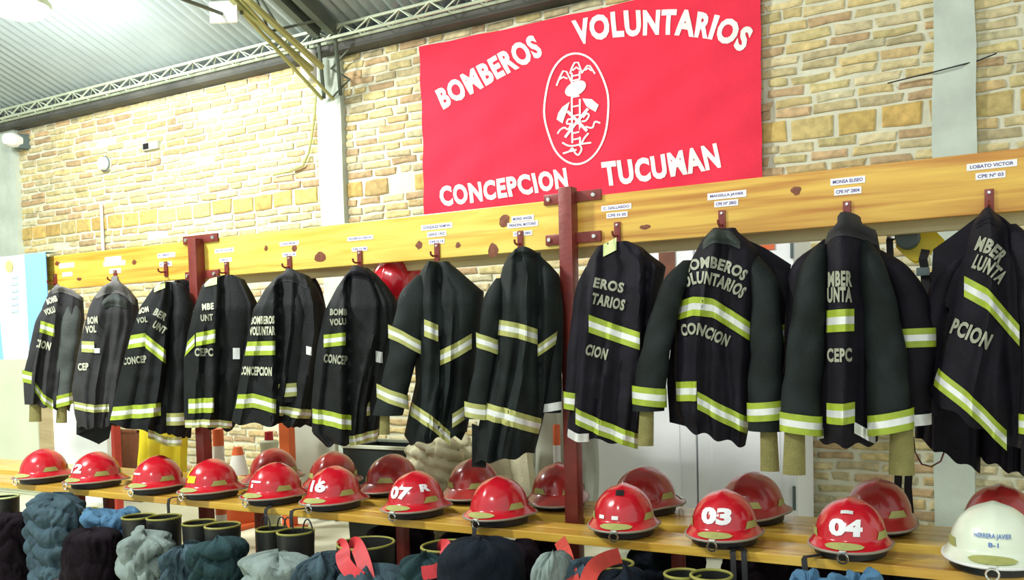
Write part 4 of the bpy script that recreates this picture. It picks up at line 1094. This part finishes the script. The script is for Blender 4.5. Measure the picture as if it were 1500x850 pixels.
def heap(name, c, size, m_, label, seed, cat='trousers', group=None, ridge=1.0, hollow=0.0, flat=.0, lean=(0, 0), fs=1.0):
    """crumpled cloth: a rounded mass with sharp wandering folds, resting on the floor"""
    c = Vector(c); rr = random.Random(seed); NT, NZ = 96, 60
    fz = rr.uniform(3.0, 4.4)*fs; ph = rr.uniform(0, 6); tw = rr.uniform(-1.2, 1.2); A = .026*ridge
    sq = rr.uniform(.9, 1.1); o1 = Vector((seed*3.1, seed*1.7, 0))
    mb = MB(); rows = []
    for jz in range(NZ+1):
        a = jz/NZ
        # profile: up the side, round the shoulder, in over the top
        if a < .66: zz = a/.66*.86; rad = 1.04-.10*zz
        else:
            b = (a-.66)/.34; zz = .86+.14*sin(b*pi/2); rad = .954*max(cos(b*pi/2), 0)**.62
        row = []
        for it in range(NT):
            th = 2*pi*it/NT; ct, st = cos(th), sin(th)
            n1 = noise.noise(Vector((ct*1.1, st*1.1, zz*1.2))+o1); n2 = noise.noise(Vector((ct*2.4, st*2.4, zz*3.2))+o1*1.7)
            t1 = zz*fz*size[2]/.42 + .55*sin(th*1+ph) + 1.1*n1 + tw*.3*sin(2*th)
            f1 = abs(sin(pi*t1))**.75 - .6
            t2 = th*1.6/pi*1.5 + zz*2.2*tw + 1.6*n2
            f2 = abs(sin(pi*t2))**.8 - .6
            m = .35+.9*abs(noise.noise(Vector((ct*1.6, st*1.6, zz*2))+o1*2.3))*1.6
            g = A*(f1*m*1.25 + f2*(1.15-m)*1.0) + .5*A*n2
            k = min(1, rad*1.5)
            bulge = 1+.12*n1*ridge
            cx = (size[0]/2*rad*bulge + g*k)*ct; cy = (size[1]/2*rad*bulge + g*k)*st
            z = zz*size[2] + .5*g*(1-k) + (.13*n1+.04*n2)*size[2]*zz*ridge*.6
            if hollow and rad < .8: z -= hollow*size[2]*.7*(1-rad/.8)**.8
            row.append(c + Vector((cx + lean[0]*zz, cy + lean[1]*zz, max(z, .002))))
        rows.append(row)
    mb.rings(rows, True, True, False)
    o = mb.build(name, m_, None, angle=80)
    return tag(o, label, cat, group)
def strap(name, pts, w, m, label, cat='suspenders', nrm=Vector((.35, -.9, .25)), group=None):
    mb = MB(); q = []
    pts = [Vector(p) for p in pts]
    for i in range(len(pts)-1):
        for k in range(5):
            p0 = pts[max(i-1, 0)]; p1 = pts[i]; p2 = pts[i+1]; p3 = pts[min(i+2, len(pts)-1)]; t = k/5
            q.append(.5*((2*p1)+(-p0+p2)*t+(2*p0-5*p1+4*p2-p3)*t*t+(-p0+3*p1-3*p2+p3)*t**3))
    q.append(pts[-1]); mb.ribbon(q, w, nrm, .004)
    return tag(mb.build(name, m, None, angle=50), label, cat, group)
BT = 3.0
def floorat(px, Y=BT): p = P(px, 800, Y); return Vector((p.x, Y, 0))
def bootat(px, pyrim, Y, label, **k):
    p = P(px, pyrim, Y); return make_boot((p.x, Y, 0), label=label, h=p.z, **k)
G = 'rubber boots along the bench'
bootat(5, 728, 3.02, 'boot with a green rim at the left edge under the bench', rim='lime_pale')
bootat(122, 748, 3.08, 'boot standing between the grey and the blue denim bundles')
bootat(203, 757, 2.98, 'left boot of the pair above the pale grey draped cloth', yaw=.1)
bootat(240, 758, 2.93, 'right boot of that pair, with a round brass disc, above the pale cloth', disc=True)
bootat(292, 766, 2.99, 'left boot of the pair wrapped in dark teal trousers')
bootat(326, 770, 2.90, 'right boot of the pair wrapped in dark teal trousers')
bootat(398, 775, 3.02, 'left one of two black boots with thin pull loops', loops=1, R0=.07)
bootat(433, 779, 2.96, 'right one of two black boots with thin pull loops', loops=1, R0=.08)
bootat(536, 796, 2.84, 'wide boot with a yellow disc and red suspenders over its rim', disc=True, R0=.115)
bootat(655, 800, 2.84, 'boot with red suspenders behind the navy trousers', R0=.10)
bootat(897, 826, 2.90, 'boot with a pale rim under the coral suspenders', R0=.075)
bootat(1000, 841, 2.86, 'left boot of the empty pair with yellow rims under the 03 helmet', R0=.062)
bootat(1042, 843, 2.82, 'right boot of the empty pair with yellow rims under the 03 helmet', R0=.068)
def heapat(px, pytop, wpx, Y, m, label, seed, dy=.24, name='fire_trousers', **k):
    p = P(px, pytop, Y); return heap(name, (p.x, Y, 0), (wpx/S(px, Y), dy, p.z), m, label, seed, **k)
TG = 'bunched fire trousers along the bench'
heapat(16, 752, 62, 2.92, 'maroon_dark', 'dark bunched trousers at the left edge under the bench', 1, ridge=.6)
heapat(78, 728, 92, 2.98, 'denim', 'grey green crumpled trousers under the two leftmost helmets', 2, ridge=1.5)
heapat(162, 742, 88, 3.02, 'denim_blue', 'blue denim trousers bunched open under the helmet numbered 12', 3, hollow=.35, ridge=1.2)
heapat(132, 776, 96, 2.84, 'maroon_dark', 'dark bunched trousers in front of the blue denim ones', 4, ridge=.7)
heapat(212, 783, 86, 2.80, 'grey_cloth', 'pale grey cloth draped in front of the boots with brass disc', 5, cat='cloth', name='draped_cloth', ridge=1.6)
heapat(318, 790, 84, 2.80, 'teal_cloth', 'dark teal trousers pulled around a pair of boots', 6, ridge=1.2)
heapat(270, 800, 44, 2.78, 'denim', 'small blue grey trouser leg left of the teal trousers', 7, ridge=1.3)
heapat(408, 814, 120, 2.72, 'grey_cloth', 'grey cloth heap in front of the boots with pull loops', 8, cat='cloth', name='cloth_heap', ridge=1.5)
heapat(470, 818, 70, 2.74, 'denim', 'grey blue trouser leg lying left of the red suspenders', 9, ridge=1.2)
heapat(540, 834, 110, 2.70, 'denim', 'blue grey trousers below the first red suspenders', 10, ridge=1.1)
heapat(704, 790, 130, 2.70, 'navy', 'large navy trousers bulging under the bench below the plain glossy helmet', 11, ridge=.45, dy=.34)
heapat(625, 815, 90, 2.72, 'teal_cloth', 'dark teal trousers holding the second red suspenders', 12, ridge=.9)
heapat(810, 812, 50, 2.74, 'grey_cloth', 'pale grey cloth beside the coral suspenders', 13, cat='cloth', name='pale_cloth', ridge=.6)
heapat(852, 826, 60, 2.80, 'denim', 'blue grey cloth between the two coral suspenders', 14, ridge=.9)
heapat(912, 836, 70, 2.78, 'navy', 'dark navy trousers right of the coral suspenders', 15, ridge=.8)
heapat(1184, 838, 58, 2.80, 'denim_blue', 'blue trousers under the bench below the 04 helmet, left mound', 16, ridge=1.2, hollow=.2)
heapat(1252, 833, 62, 2.80, 'denim_blue', 'blue trousers under the bench below the 04 helmet, right mound', 17, ridge=1.2, hollow=.2)
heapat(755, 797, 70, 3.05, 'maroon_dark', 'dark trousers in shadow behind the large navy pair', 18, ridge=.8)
# the row behind, in the shade of the back bench
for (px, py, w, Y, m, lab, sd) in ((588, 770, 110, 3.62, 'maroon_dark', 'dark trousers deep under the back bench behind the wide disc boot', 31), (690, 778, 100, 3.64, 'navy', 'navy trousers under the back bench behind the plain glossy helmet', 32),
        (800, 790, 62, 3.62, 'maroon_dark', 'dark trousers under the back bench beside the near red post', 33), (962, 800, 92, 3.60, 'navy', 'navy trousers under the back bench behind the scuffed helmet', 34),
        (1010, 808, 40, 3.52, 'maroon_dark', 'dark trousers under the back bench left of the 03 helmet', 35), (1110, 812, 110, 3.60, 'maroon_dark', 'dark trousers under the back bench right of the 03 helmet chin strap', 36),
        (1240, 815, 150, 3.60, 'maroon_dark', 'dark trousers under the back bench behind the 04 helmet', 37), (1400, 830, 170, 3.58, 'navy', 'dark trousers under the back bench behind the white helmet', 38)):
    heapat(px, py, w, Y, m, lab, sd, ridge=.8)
def sp(pts, Y): return [P(x, y, Y-.03*k*0) for k, (x, y) in enumerate(pts)]
def sp3(pts): return [P(x, y, Y) for x, y, Y in pts]
RG = 'suspenders'
strap('suspender_strap', sp3([(516, 812, 2.86), (519, 798, 2.76), (524, 802, 2.72), (532, 822, 2.68), (538, 848, 2.64), (540, 880, 2.60)]), .06, 'red_strap', 'red suspender hanging straight down over the wide boot with disc')
strap('suspender_strap', sp3([(502, 812, 2.84), (500, 800, 2.76), (502, 806, 2.71), (504, 824, 2.68), (516, 840, 2.64), (530, 850, 2.60)]), .06, 'red_strap', 'red suspender folded at the left of the wide boot rim')
strap('suspender_strap', sp3([(650, 814, 2.82), (650, 800, 2.75), (655, 808, 2.71), (664, 822, 2.68), (656, 840, 2.62)]), .055, 'red_strap', 'red suspender dropping into the boot behind the navy trousers')
strap('suspender_strap', sp3([(688, 806, 2.78), (676, 810, 2.72), (660, 822, 2.68), (640, 836, 2.64), (618, 840, 2.62)]), .05, 'red_strap', 'red suspender running left along the navy trousers edge')
strap('suspender_strap', sp3([(820, 792, 3.06), (826, 805, 2.92), (832, 825, 2.80), (838, 850, 2.70), (842, 880, 2.62)]), .05, 'coral_strap', 'coral suspender hanging from under the bench beside the pale cloth')
strap('suspender_strap', sp3([(908, 814, 2.90), (888, 820, 2.82), (872, 830, 2.74), (862, 848, 2.68), (854, 880, 2.62)]), .055, 'coral_strap', 'coral suspender bending down left from the pale rimmed boot')

# ------------------------------------------------------------------ flag over the left end of the board
fx0, fx1 = P(-70, 380, RY-.05).x, P(68, 380, RY-.05).x
zt2 = zbt+.02; zb2 = P(40, 526, RY-.08).z
t = thing('flag', ((fx0+fx1)/2, RY-.06, zb2), 'blue and white flag with a pale sun hanging over the left end of the board', 'flag')
def flw(x, z): return RY-.055 - .02*sin((x-fx0)*19+z*2)*(zt2-z+.1) - .012*sin((x-fx0)*41-z*5)*(zt2-z+.05)
def flg(a0, a1, m, nm):
    mb = MB(); N, K = 14, 30
    f = [[Vector((lerp(fx0, fx1, lerp(a0, a1, i/N)), flw(lerp(fx0, fx1, lerp(a0, a1, i/N)), lerp(zb2, zt2, j/K)), lerp(zb2, zt2, j/K))) for i in range(N+1)] for j in range(K+1)]
    mb.grid(f); mb.grid([[p+Vector((0, .004, 0)) for p in r] for r in f])
    if True:
        top = f[-1]; mb.grid([top, [Vector((p.x, RY+.04, p.z+.004)) for p in top]])
    mb.build(nm, m, t)
xa = lambda px: (P(px, 450, RY-.05).x-fx0)/(fx1-fx0)
flg(0, xa(3), 'flag_blue', 'blue_band'); flg(xa(3), xa(40), 'flag_white', 'white_band'); flg(xa(40), 1, 'flag_blue', 'blue_band')
mb = MB(); cc = P(13, 390, RY-.06); r0 = .045
pts = []
for k in range(32):
    r = r0*(1.0 if k % 2 else .72); x = cc.x+r*cos(2*pi*k/32); z = cc.z+r*sin(2*pi*k/32); pts.append(mb.v((x, flw(x, z)-.006, z)))
c0 = mb.v((cc.x, flw(cc.x, cc.z)-.007, cc.z))
for k in range(32): mb.face((c0, pts[k], pts[(k+1) % 32]))
mb.build('sun_emblem', 'flag_sun', t, smooth=False)
for k in range(6):
    p = P(20, 405+k*10, RY-.06); mb = MB(); w = .035
    mb.grid([[Vector((p.x+sx*w, flw(p.x+sx*w, p.z+dz)-.006, p.z+dz)) for sx in (-1, 0, 1)] for dz in (-.012, .012)])
    mb.build('printed_bar', 'flag_text', t, smooth=False)

# ------------------------------------------------------------------ along the brick wall
def boxthing(name, a, b, y0, y1, m, label, cat, z0=0.0, bevel=.006):
    """cabinet like things are built below from named parts; this returns the root"""
    return thing(name, ((a+b)/2, (y0+y1)/2, z0), label, cat)
CYF = 4.85
x0, x1 = P(869, 600, CYF).x, P(1166, 600, CYF).x
zt3 = P(1165, 344, CYF).z
t = boxthing('cabinet', x0, x1, CYF, 5.3, 'white_paint', 'tall white enamel cabinet with two doors behind the jackets', 'cabinet')
mb = MB(); mb.box(((x0+x1)/2, (CYF+.03+5.32)/2, zt3/2+.02), (x1-x0, 5.32-CYF-.03, zt3-.04), bevel=.006); mb.build('carcass', 'white_paint', t, smooth=False)
xm = P(1020, 600, CYF).x
for a, b, sx in ((x0, xm, 1), (xm, x1, -1)):
    mb = MB(); mb.box(((a+b)/2, CYF+.012, zt3/2+.03), (abs(b-a)-.012, .022, zt3-.10), bevel=.004)
    d = mb.build('door', 'white_paint', t, smooth=False)
    mb = MB(); mb.box(((a+b)/2, CYF-.0005, zt3/2+.03), ((abs(b-a)-.012)*.7, .006, zt3-.30), bevel=.002); mb.build('raised_panel', 'white_paint', d, smooth=False)
    xx = xm-sx*.05; mb = MB(); mb.tube([(xx, CYF, 1.12), (xx, CYF-.04, 1.13), (xx, CYF-.04, 1.25), (xx, CYF, 1.26)], .007, 6); mb.build('handle', 'chrome', d)
for zz in (P(1165, 360, CYF).z, P(1165, 730, CYF).z):
    mb = MB(); mb.box((x1-.012, CYF-.006, zz), (.016, .014, .13), bevel=.002); mb.build('hinge', 'grey_plastic', t)
for (px, py, w, h, m, lab, cat) in ((977, 390, 26, 52, 'brown', 'brown paper notice on the left door of the white cabinet', 'notice'), (1122, 357, 26, 18, 'orange', 'small orange brown notice high on the white cabinet', 'notice')):
    p = P(px, py, CYF-.006); s = S(px, CYF); mb = MB(); mb.box(p, (w/s*.95, .003, h/s), bevel=.0008); tag(mb.build('notice', m, smooth=False), lab, cat)

# left: cream cabinet, sand post, white board
CL = 4.75
xa1 = P(56, 600, CL).x
t = boxthing('cabinet', xa1-1.6, xa1, CL, 5.3, 'cream', 'cream painted cupboard at the far left below the flag', 'cabinet')
zc = P(40, 500, CL).z
mb = MB(); mb.box((xa1-.8, (CL+5.32)/2, zc/2), (1.6, 5.32-CL-.03, zc), bevel=.01); mb.build('carcass', 'cream', t, smooth=False)
for k in range(2):
    mb = MB(); mb.box((xa1-.4-.8*k, CL+.003, zc/2), (.78, .02, zc-.08), bevel=.005); d = mb.build('door', 'cream', t, smooth=False)
    mb = MB(); mb.tube([(xa1-.75-.1*k, CL-.005, .9), (xa1-.75-.1*k, CL-.035, .91), (xa1-.75-.1*k, CL-.035, 1.0), (xa1-.75-.1*k, CL-.005, 1.01)], .006, 6); mb.build('handle', 'chrome', d)
xb1, xb2 = P(57, 640, 4.7).x, P(76, 640, 4.7).x
mb = MB(); mb.box(((xb1+xb2)/2, 4.74, .8), (xb2-xb1, .07, 1.6), bevel=.005); tag(mb.build('wooden_post', 'sand_wood', smooth=False), 'sand coloured wooden post beside the white board at left', 'post')
def leaning(name, px0, px1, pyt, Y, m, label, cat, thick=.03, parts=True, zbase=0.0):
    a, b = P(px0, 650, Y).x, P(px1, 650, Y).x; z1 = P((px0+px1)/2, pyt, Y).z
    t = thing(name, ((a+b)/2, Y, 0), label, cat)
    mb = MB(); mb.box(((a+b)/2, Y+thick/2, (z1+zbase)/2), (b-a, thick, z1-zbase), bevel=.004); mb.build('panel', m, t, smooth=False)
    e = .022
    for (cx, cz, sx, sz) in (((a+b)/2, z1-e/2, b-a, e), ((a+b)/2, zbase+e/2, b-a, e), (a+e/2, (z1+zbase)/2, e, z1-zbase), (b-e/2, (z1+zbase)/2, e, z1-zbase)):
        mb = MB(); mb.box((cx, Y-.003, cz), (sx, .012, sz), bevel=.002); mb.build('edge_frame', m, t, smooth=False)
    return t
leaning('white_board', 76, 158, 560, 4.72, 'white_paint', 'plain white board standing behind the two leftmost jackets', 'board')
leaning('grey_board', 428, 492, 600, 4.9, 'grey_panel', 'pale grey board standing behind the fifth and sixth jackets', 'board')
leaning('pallet_board', 166, 205, 630, 4.9, 'brown', 'brownish board behind the helmet numbered 12', 'board')
def steelpost(px, pyt, w, Y, m, label):
    p = P(px, pyt, Y); t = thing('steel_post', (p.x, Y, 0), label, 'post')
    ww = w/S(px, Y); mb = MB(); mb.box((p.x, Y, p.z/2), (ww, .06, p.z), bevel=.004); mb.build('upright', m, t, smooth=False)
    mb = MB(); mb.box((p.x, Y, .008), (ww*2.2, .14, .016), bevel=.003); mb.build('base_plate', m, t, smooth=False)
steelpost(168, 600, 7, 4.4, 'coral_strap', 'thin salmon coloured post between the white board and yellow oilskin')
steelpost(419, 600, 20, 4.6, 'orange', 'orange painted post left of the pale grey board')

# yellow oilskin hanging in folds
def hanging_cloth(name, px0, px1, pyt, pyb, Y, m, label, cat, folds, seed, amp=.03):
    a, b = P(px0, pyt, Y).x, P(px1, pyt, Y).x; z1 = P((px0+px1)/2, pyt, Y).z; z0 = P((px0+px1)/2, pyb, Y).z
    mb = MB(); N, K = 60, 24; f = []; g = []
    for j in range(K+1):
        q = j/K; row = []; row2 = []
        for i in range(N+1):
            s = i/N; x = lerp(a, b, s) + .012*sin(q*5+seed); w = amp*(.5+.5*q)*(abs(sin(pi*folds*s+seed+.5*sin(q*3)))**.6) + .01*noise.noise(Vector((s*5, q*4, seed)))
            row.append(Vector((x, Y-w, lerp(z1, z0, q)))); row2.append(Vector((x, Y+.03+.3*w, lerp(z1, z0, q))))
        f.append(row); g.append(row2)
    rs = [f[j]+list(reversed(g[j])) for j in range(K+1)]
    mb.rings(rs, True, True, True)
    return tag(mb.build(name, m, None, angle=70), label, cat)
hanging_cloth('oilskin_trousers', 205, 266, 610, 720, 3.98, 'yellow_cloth', 'bright yellow oilskin hanging behind the third helmet', 'oilskin', 3.2, 1)
hanging_cloth('canvas_trousers', 716, 776, 610, 735, 4.08, 'beige_cloth', 'beige canvas trousers hanging behind the plain glossy helmet', 'trousers', 1.6, 3, .035)
hanging_cloth('dark_trousers', 772, 868, 560, 760, 4.35, 'sand_wood' if False else 'grey_panel', 'dull grey cloth hanging behind the near red post', 'cloth', 3, 5, .04)
p = P(645, 640, 4.15)
heap('canvas_bundle', (p.x, 4.15, 0), (112/S(645, 4.15), .36, P(645, 640, 4.15).z), 'beige_cloth', 'crumpled beige canvas bundle heaped up behind the back bench', 22, cat='bundle', ridge=1.5, fs=1.5)
# dark crate right of the grey board
Yc = 4.25
a, b = P(505, 660, Yc).x, P(598, 660, Yc).x; z1 = P(550, 655, Yc).z
t = thing('crate', ((a+b)/2, Yc+.15, 0), 'dark green black crate with a pale rim behind the 16 helmet', 'crate')
mb = MB(); mb.rings([[Vector((lerp((a+b)/2, x, k), Yc+.15+sy*.17*k, z)) for x, sy in ((a, -1), (b, -1), (b, 1), (a, 1))] for k, z in ((.9, .02), (1, z1), (.95, z1), (.86, .06))], True, True, True); mb.build('body', 'black_plastic', t, smooth=False)
mb = MB(); q = [(a, Yc-.02, z1), (b, Yc-.02, z1), (b, Yc+.32, z1), (a, Yc+.32, z1), (a, Yc-.02, z1)]
for u, v in zip(q, q[1:]): mb.bar(u, v, .025, .02, bevel=.003)
mb.build('rim', 'cream', t, smooth=False)
# orange and white delineator poles
def delineator(px, pyt, pyb, Y, label, r=.022):
    a = P(px, pyt, Y); t = thing('delineator_pole', (a.x, Y, 0), label, 'pole'); z = a.z; k = 0
    mb = MB(); mb.lathe([(.14, 0), (.14, .02), (.06, .05), (r, .07), (0, .07)], (a.x, Y, 0), 20); mb.build('foot', 'rubber', t)
    while z > .08:
        h = min(.11, z-.06); mb = MB(); mb.lathe([(0, z), (r*(.8 if k == 0 else 1), z), (r, z-.005), (r, z-h), (0, z-h)], (a.x, Y, 0), 14)
        mb.build('orange_band' if k % 2 == 0 else 'white_band', 'orange' if k % 2 == 0 else 'white_plastic', t); z -= h; k += 1
delineator(815, 622, 690, 4.22, 'thin orange and white pole left of the near red post', .02)
delineator(319, 628, 690, 4.0, 'orange and white pole beside the far red post', .035)
# traffic cone lying behind the bench, small box with red lid
p = P(348, 655, 4.55); t = thing('traffic_cone', (p.x, 4.55, 0), 'orange traffic cone with a white collar behind the white bar helmet', 'cone')
for z0_, z1_, m, nm in ((.03, .36, 'orange', 'cone_lower'), (.36, .50, 'white_plastic', 'white_collar'), (.50, p.z, 'orange', 'cone_tip')):
    rr = lambda z: lerp(.16, .03, min(1, z/p.z)); mb = MB(); mb.lathe([(0, z0_), (rr(z0_), z0_), (rr(z1_), z1_), (0, z1_)], (p.x, 4.55, 0), 24); mb.build(nm, m, t)
mb = MB(); mb.box((p.x, 4.55, .015), (.38, .38, .03), bevel=.006); mb.build('base', 'orange', t, smooth=False)
p = P(394, 645, 4.3); t = thing('drum', (p.x, 4.3, 0), 'small beige drum with a red cap left of the orange post', 'drum')
rw = 13/S(394, 4.3); mb = MB(); mb.lathe([(0, .0), (rw, 0), (rw, p.z-.05), (rw*1.06, p.z-.04), (rw*1.06, p.z-.01), (rw*.9, p.z), (0, p.z)], (p.x, 4.3, 0), 20); mb.build('body', 'cream', t)
mb = MB(); mb.lathe([(0, p.z+.06), (rw*.45, p.z+.055), (rw*.5, p.z), (0, p.z)], (p.x, 4.3, 0), 16); mb.build('cap', 'red_strap', t)

# yellow breathing set plate hanging behind the board
Yp = 3.66
t = thing('backplate', P(1340, 345, Yp), 'yellow breathing set plate with a grey round pad, hanging between the two rightmost jackets', 'breathing set')
out = [(1312, 340), (1328, 326), (1350, 322), (1368, 336), (1384, 352), (1366, 368), (1348, 384), (1340, 386), (1326, 376), (1312, 362)]
mb = MB(); ff = [mb.v(P(x, y, Yp)) for x, y in out]; fb = [mb.v(P(x, y, Yp)+Vector((0, .03, 0))) for x, y in out]
mb.face(ff); mb.face(list(reversed(fb)))
for i in range(len(ff)): mb.face((ff[i], ff[(i+1) % len(ff)], fb[(i+1) % len(ff)], fb[i]))
bmesh.ops.bevel(mb.bm, geom=[e for e in mb.bm.edges if len(e.link_faces) == 2 and any(len(f.verts) > 6 for f in e.link_faces)], offset=.006, segments=2, affect='EDGES')
mb.build('plate', 'yellow', t, angle=30)
c = P(1330, 349, Yp-.01); mb = MB(); mb.lathe([(0, -.035), (.036, -.033), (.042, -.026), (.043, .01)], c, 24, 'Y'); mb.build('round_pad', 'grey_plastic', t)
mb = MB(); mb.ribbon([P(1356, 366, Yp-.02), P(1352, 380, Yp-.04), P(1355, 396, Yp-.03), P(1356, 440, Yp-.02)], .03, Vector((0, -1, 0)), .004); mb.build('harness_strap', 'strap', t)
mb = MB(); mb.box(P(1352, 398, Yp-.045), (.045, .016, .03), bevel=.003); mb.build('buckle', 'grey_plastic', t)
mb = MB(); mb.ribbon([P(1312, 345, Yp-.01), P(1303, 352, Yp-.02), P(1304, 372, Yp-.02), P(1300, 420, Yp-.01)], .025, Vector((0, -1, 0)), .004); mb.build('harness_strap', 'strap', t)
mb = MB(); mb.box(P(1305, 346, Yp-.03), (.03, .02, .022), bevel=.003); mb.build('buckle', 'chrome', t)
mb = MB(); mb.tube([P(x, y, 3.80) for x, y in ((1338, 640), (1340, 662), (1350, 680), (1364, 684), (1378, 676), (1384, 660))], .004, 6)
tag(mb.build('wire_loop', 'chrome'), 'thin pale wire loop hanging below the dark far side jacket', 'wire')

for px, lab in ((1316, 'left one of two dark webbing straps hanging behind the 04 helmets'), (1331, 'right one of two dark webbing straps hanging behind the 04 helmets')):
    mb = MB(); mb.ribbon([P(px+dx, y, 4.02+dy) for dx, y, dy in ((0, 560, 0), (1, 680, .01), (-1, 715, .0), (2, 752, .005))], .03, Vector((0, -1, 0)), .005)
    tag(mb.build('webbing_strap', 'strap'), lab, 'strap')
# ------------------------------------------------------------------ light
def area(name, loc, target, size, power, col=(1, 1, 1)):
    l = bpy.data.lights.new(name, 'AREA'); l.size = size; l.energy = power; l.color = col; l.shape = 'DISK'
    o = bpy.data.objects.new(name, l); C.objects.link(o); o.location = loc
    o.rotation_euler = (Vector(target)-Vector(loc)).to_track_quat('-Z', 'Y').to_euler()
    return o
def point(name, loc, power, r=.15, col=(1, 1, 1)):
    l = bpy.data.lights.new(name, 'POINT'); l.energy = power; l.shadow_soft_size = r; l.color = col
    o = bpy.data.objects.new(name, l); C.objects.link(o); o.location = loc; return o
point('lamp_light', LX-Vector((0, 0, .25)), 170, .18, (.97, 1, .97))
area('hall_fill', (-5.2, .6, 4.7), (-5, 4.0, 1.2), .6, 330, (.97, 1, .96))  # unseen area light added under the roof to brighten the left side
area('hall_fill', (-1.0, -1.2, 4.4), (-1.2, 4.4, .9), .6, 70, (1, .98, .93))  # weaker added fill from above and behind the camera, no fixture modelled
w = bpy.data.worlds.new('hall_air'); scene.world = w; w.use_nodes = True
bg = w.node_tree.nodes['Background']; bg.inputs['Color'].default_value = (.93, 1, .97, 1); bg.inputs['Strength'].default_value = 1.0
vs = scene.view_settings
vs.view_transform = 'Standard'; vs.look = 'None'; vs.gamma = 1; vs.use_curve_mapping = False; vs.exposure = 0.0
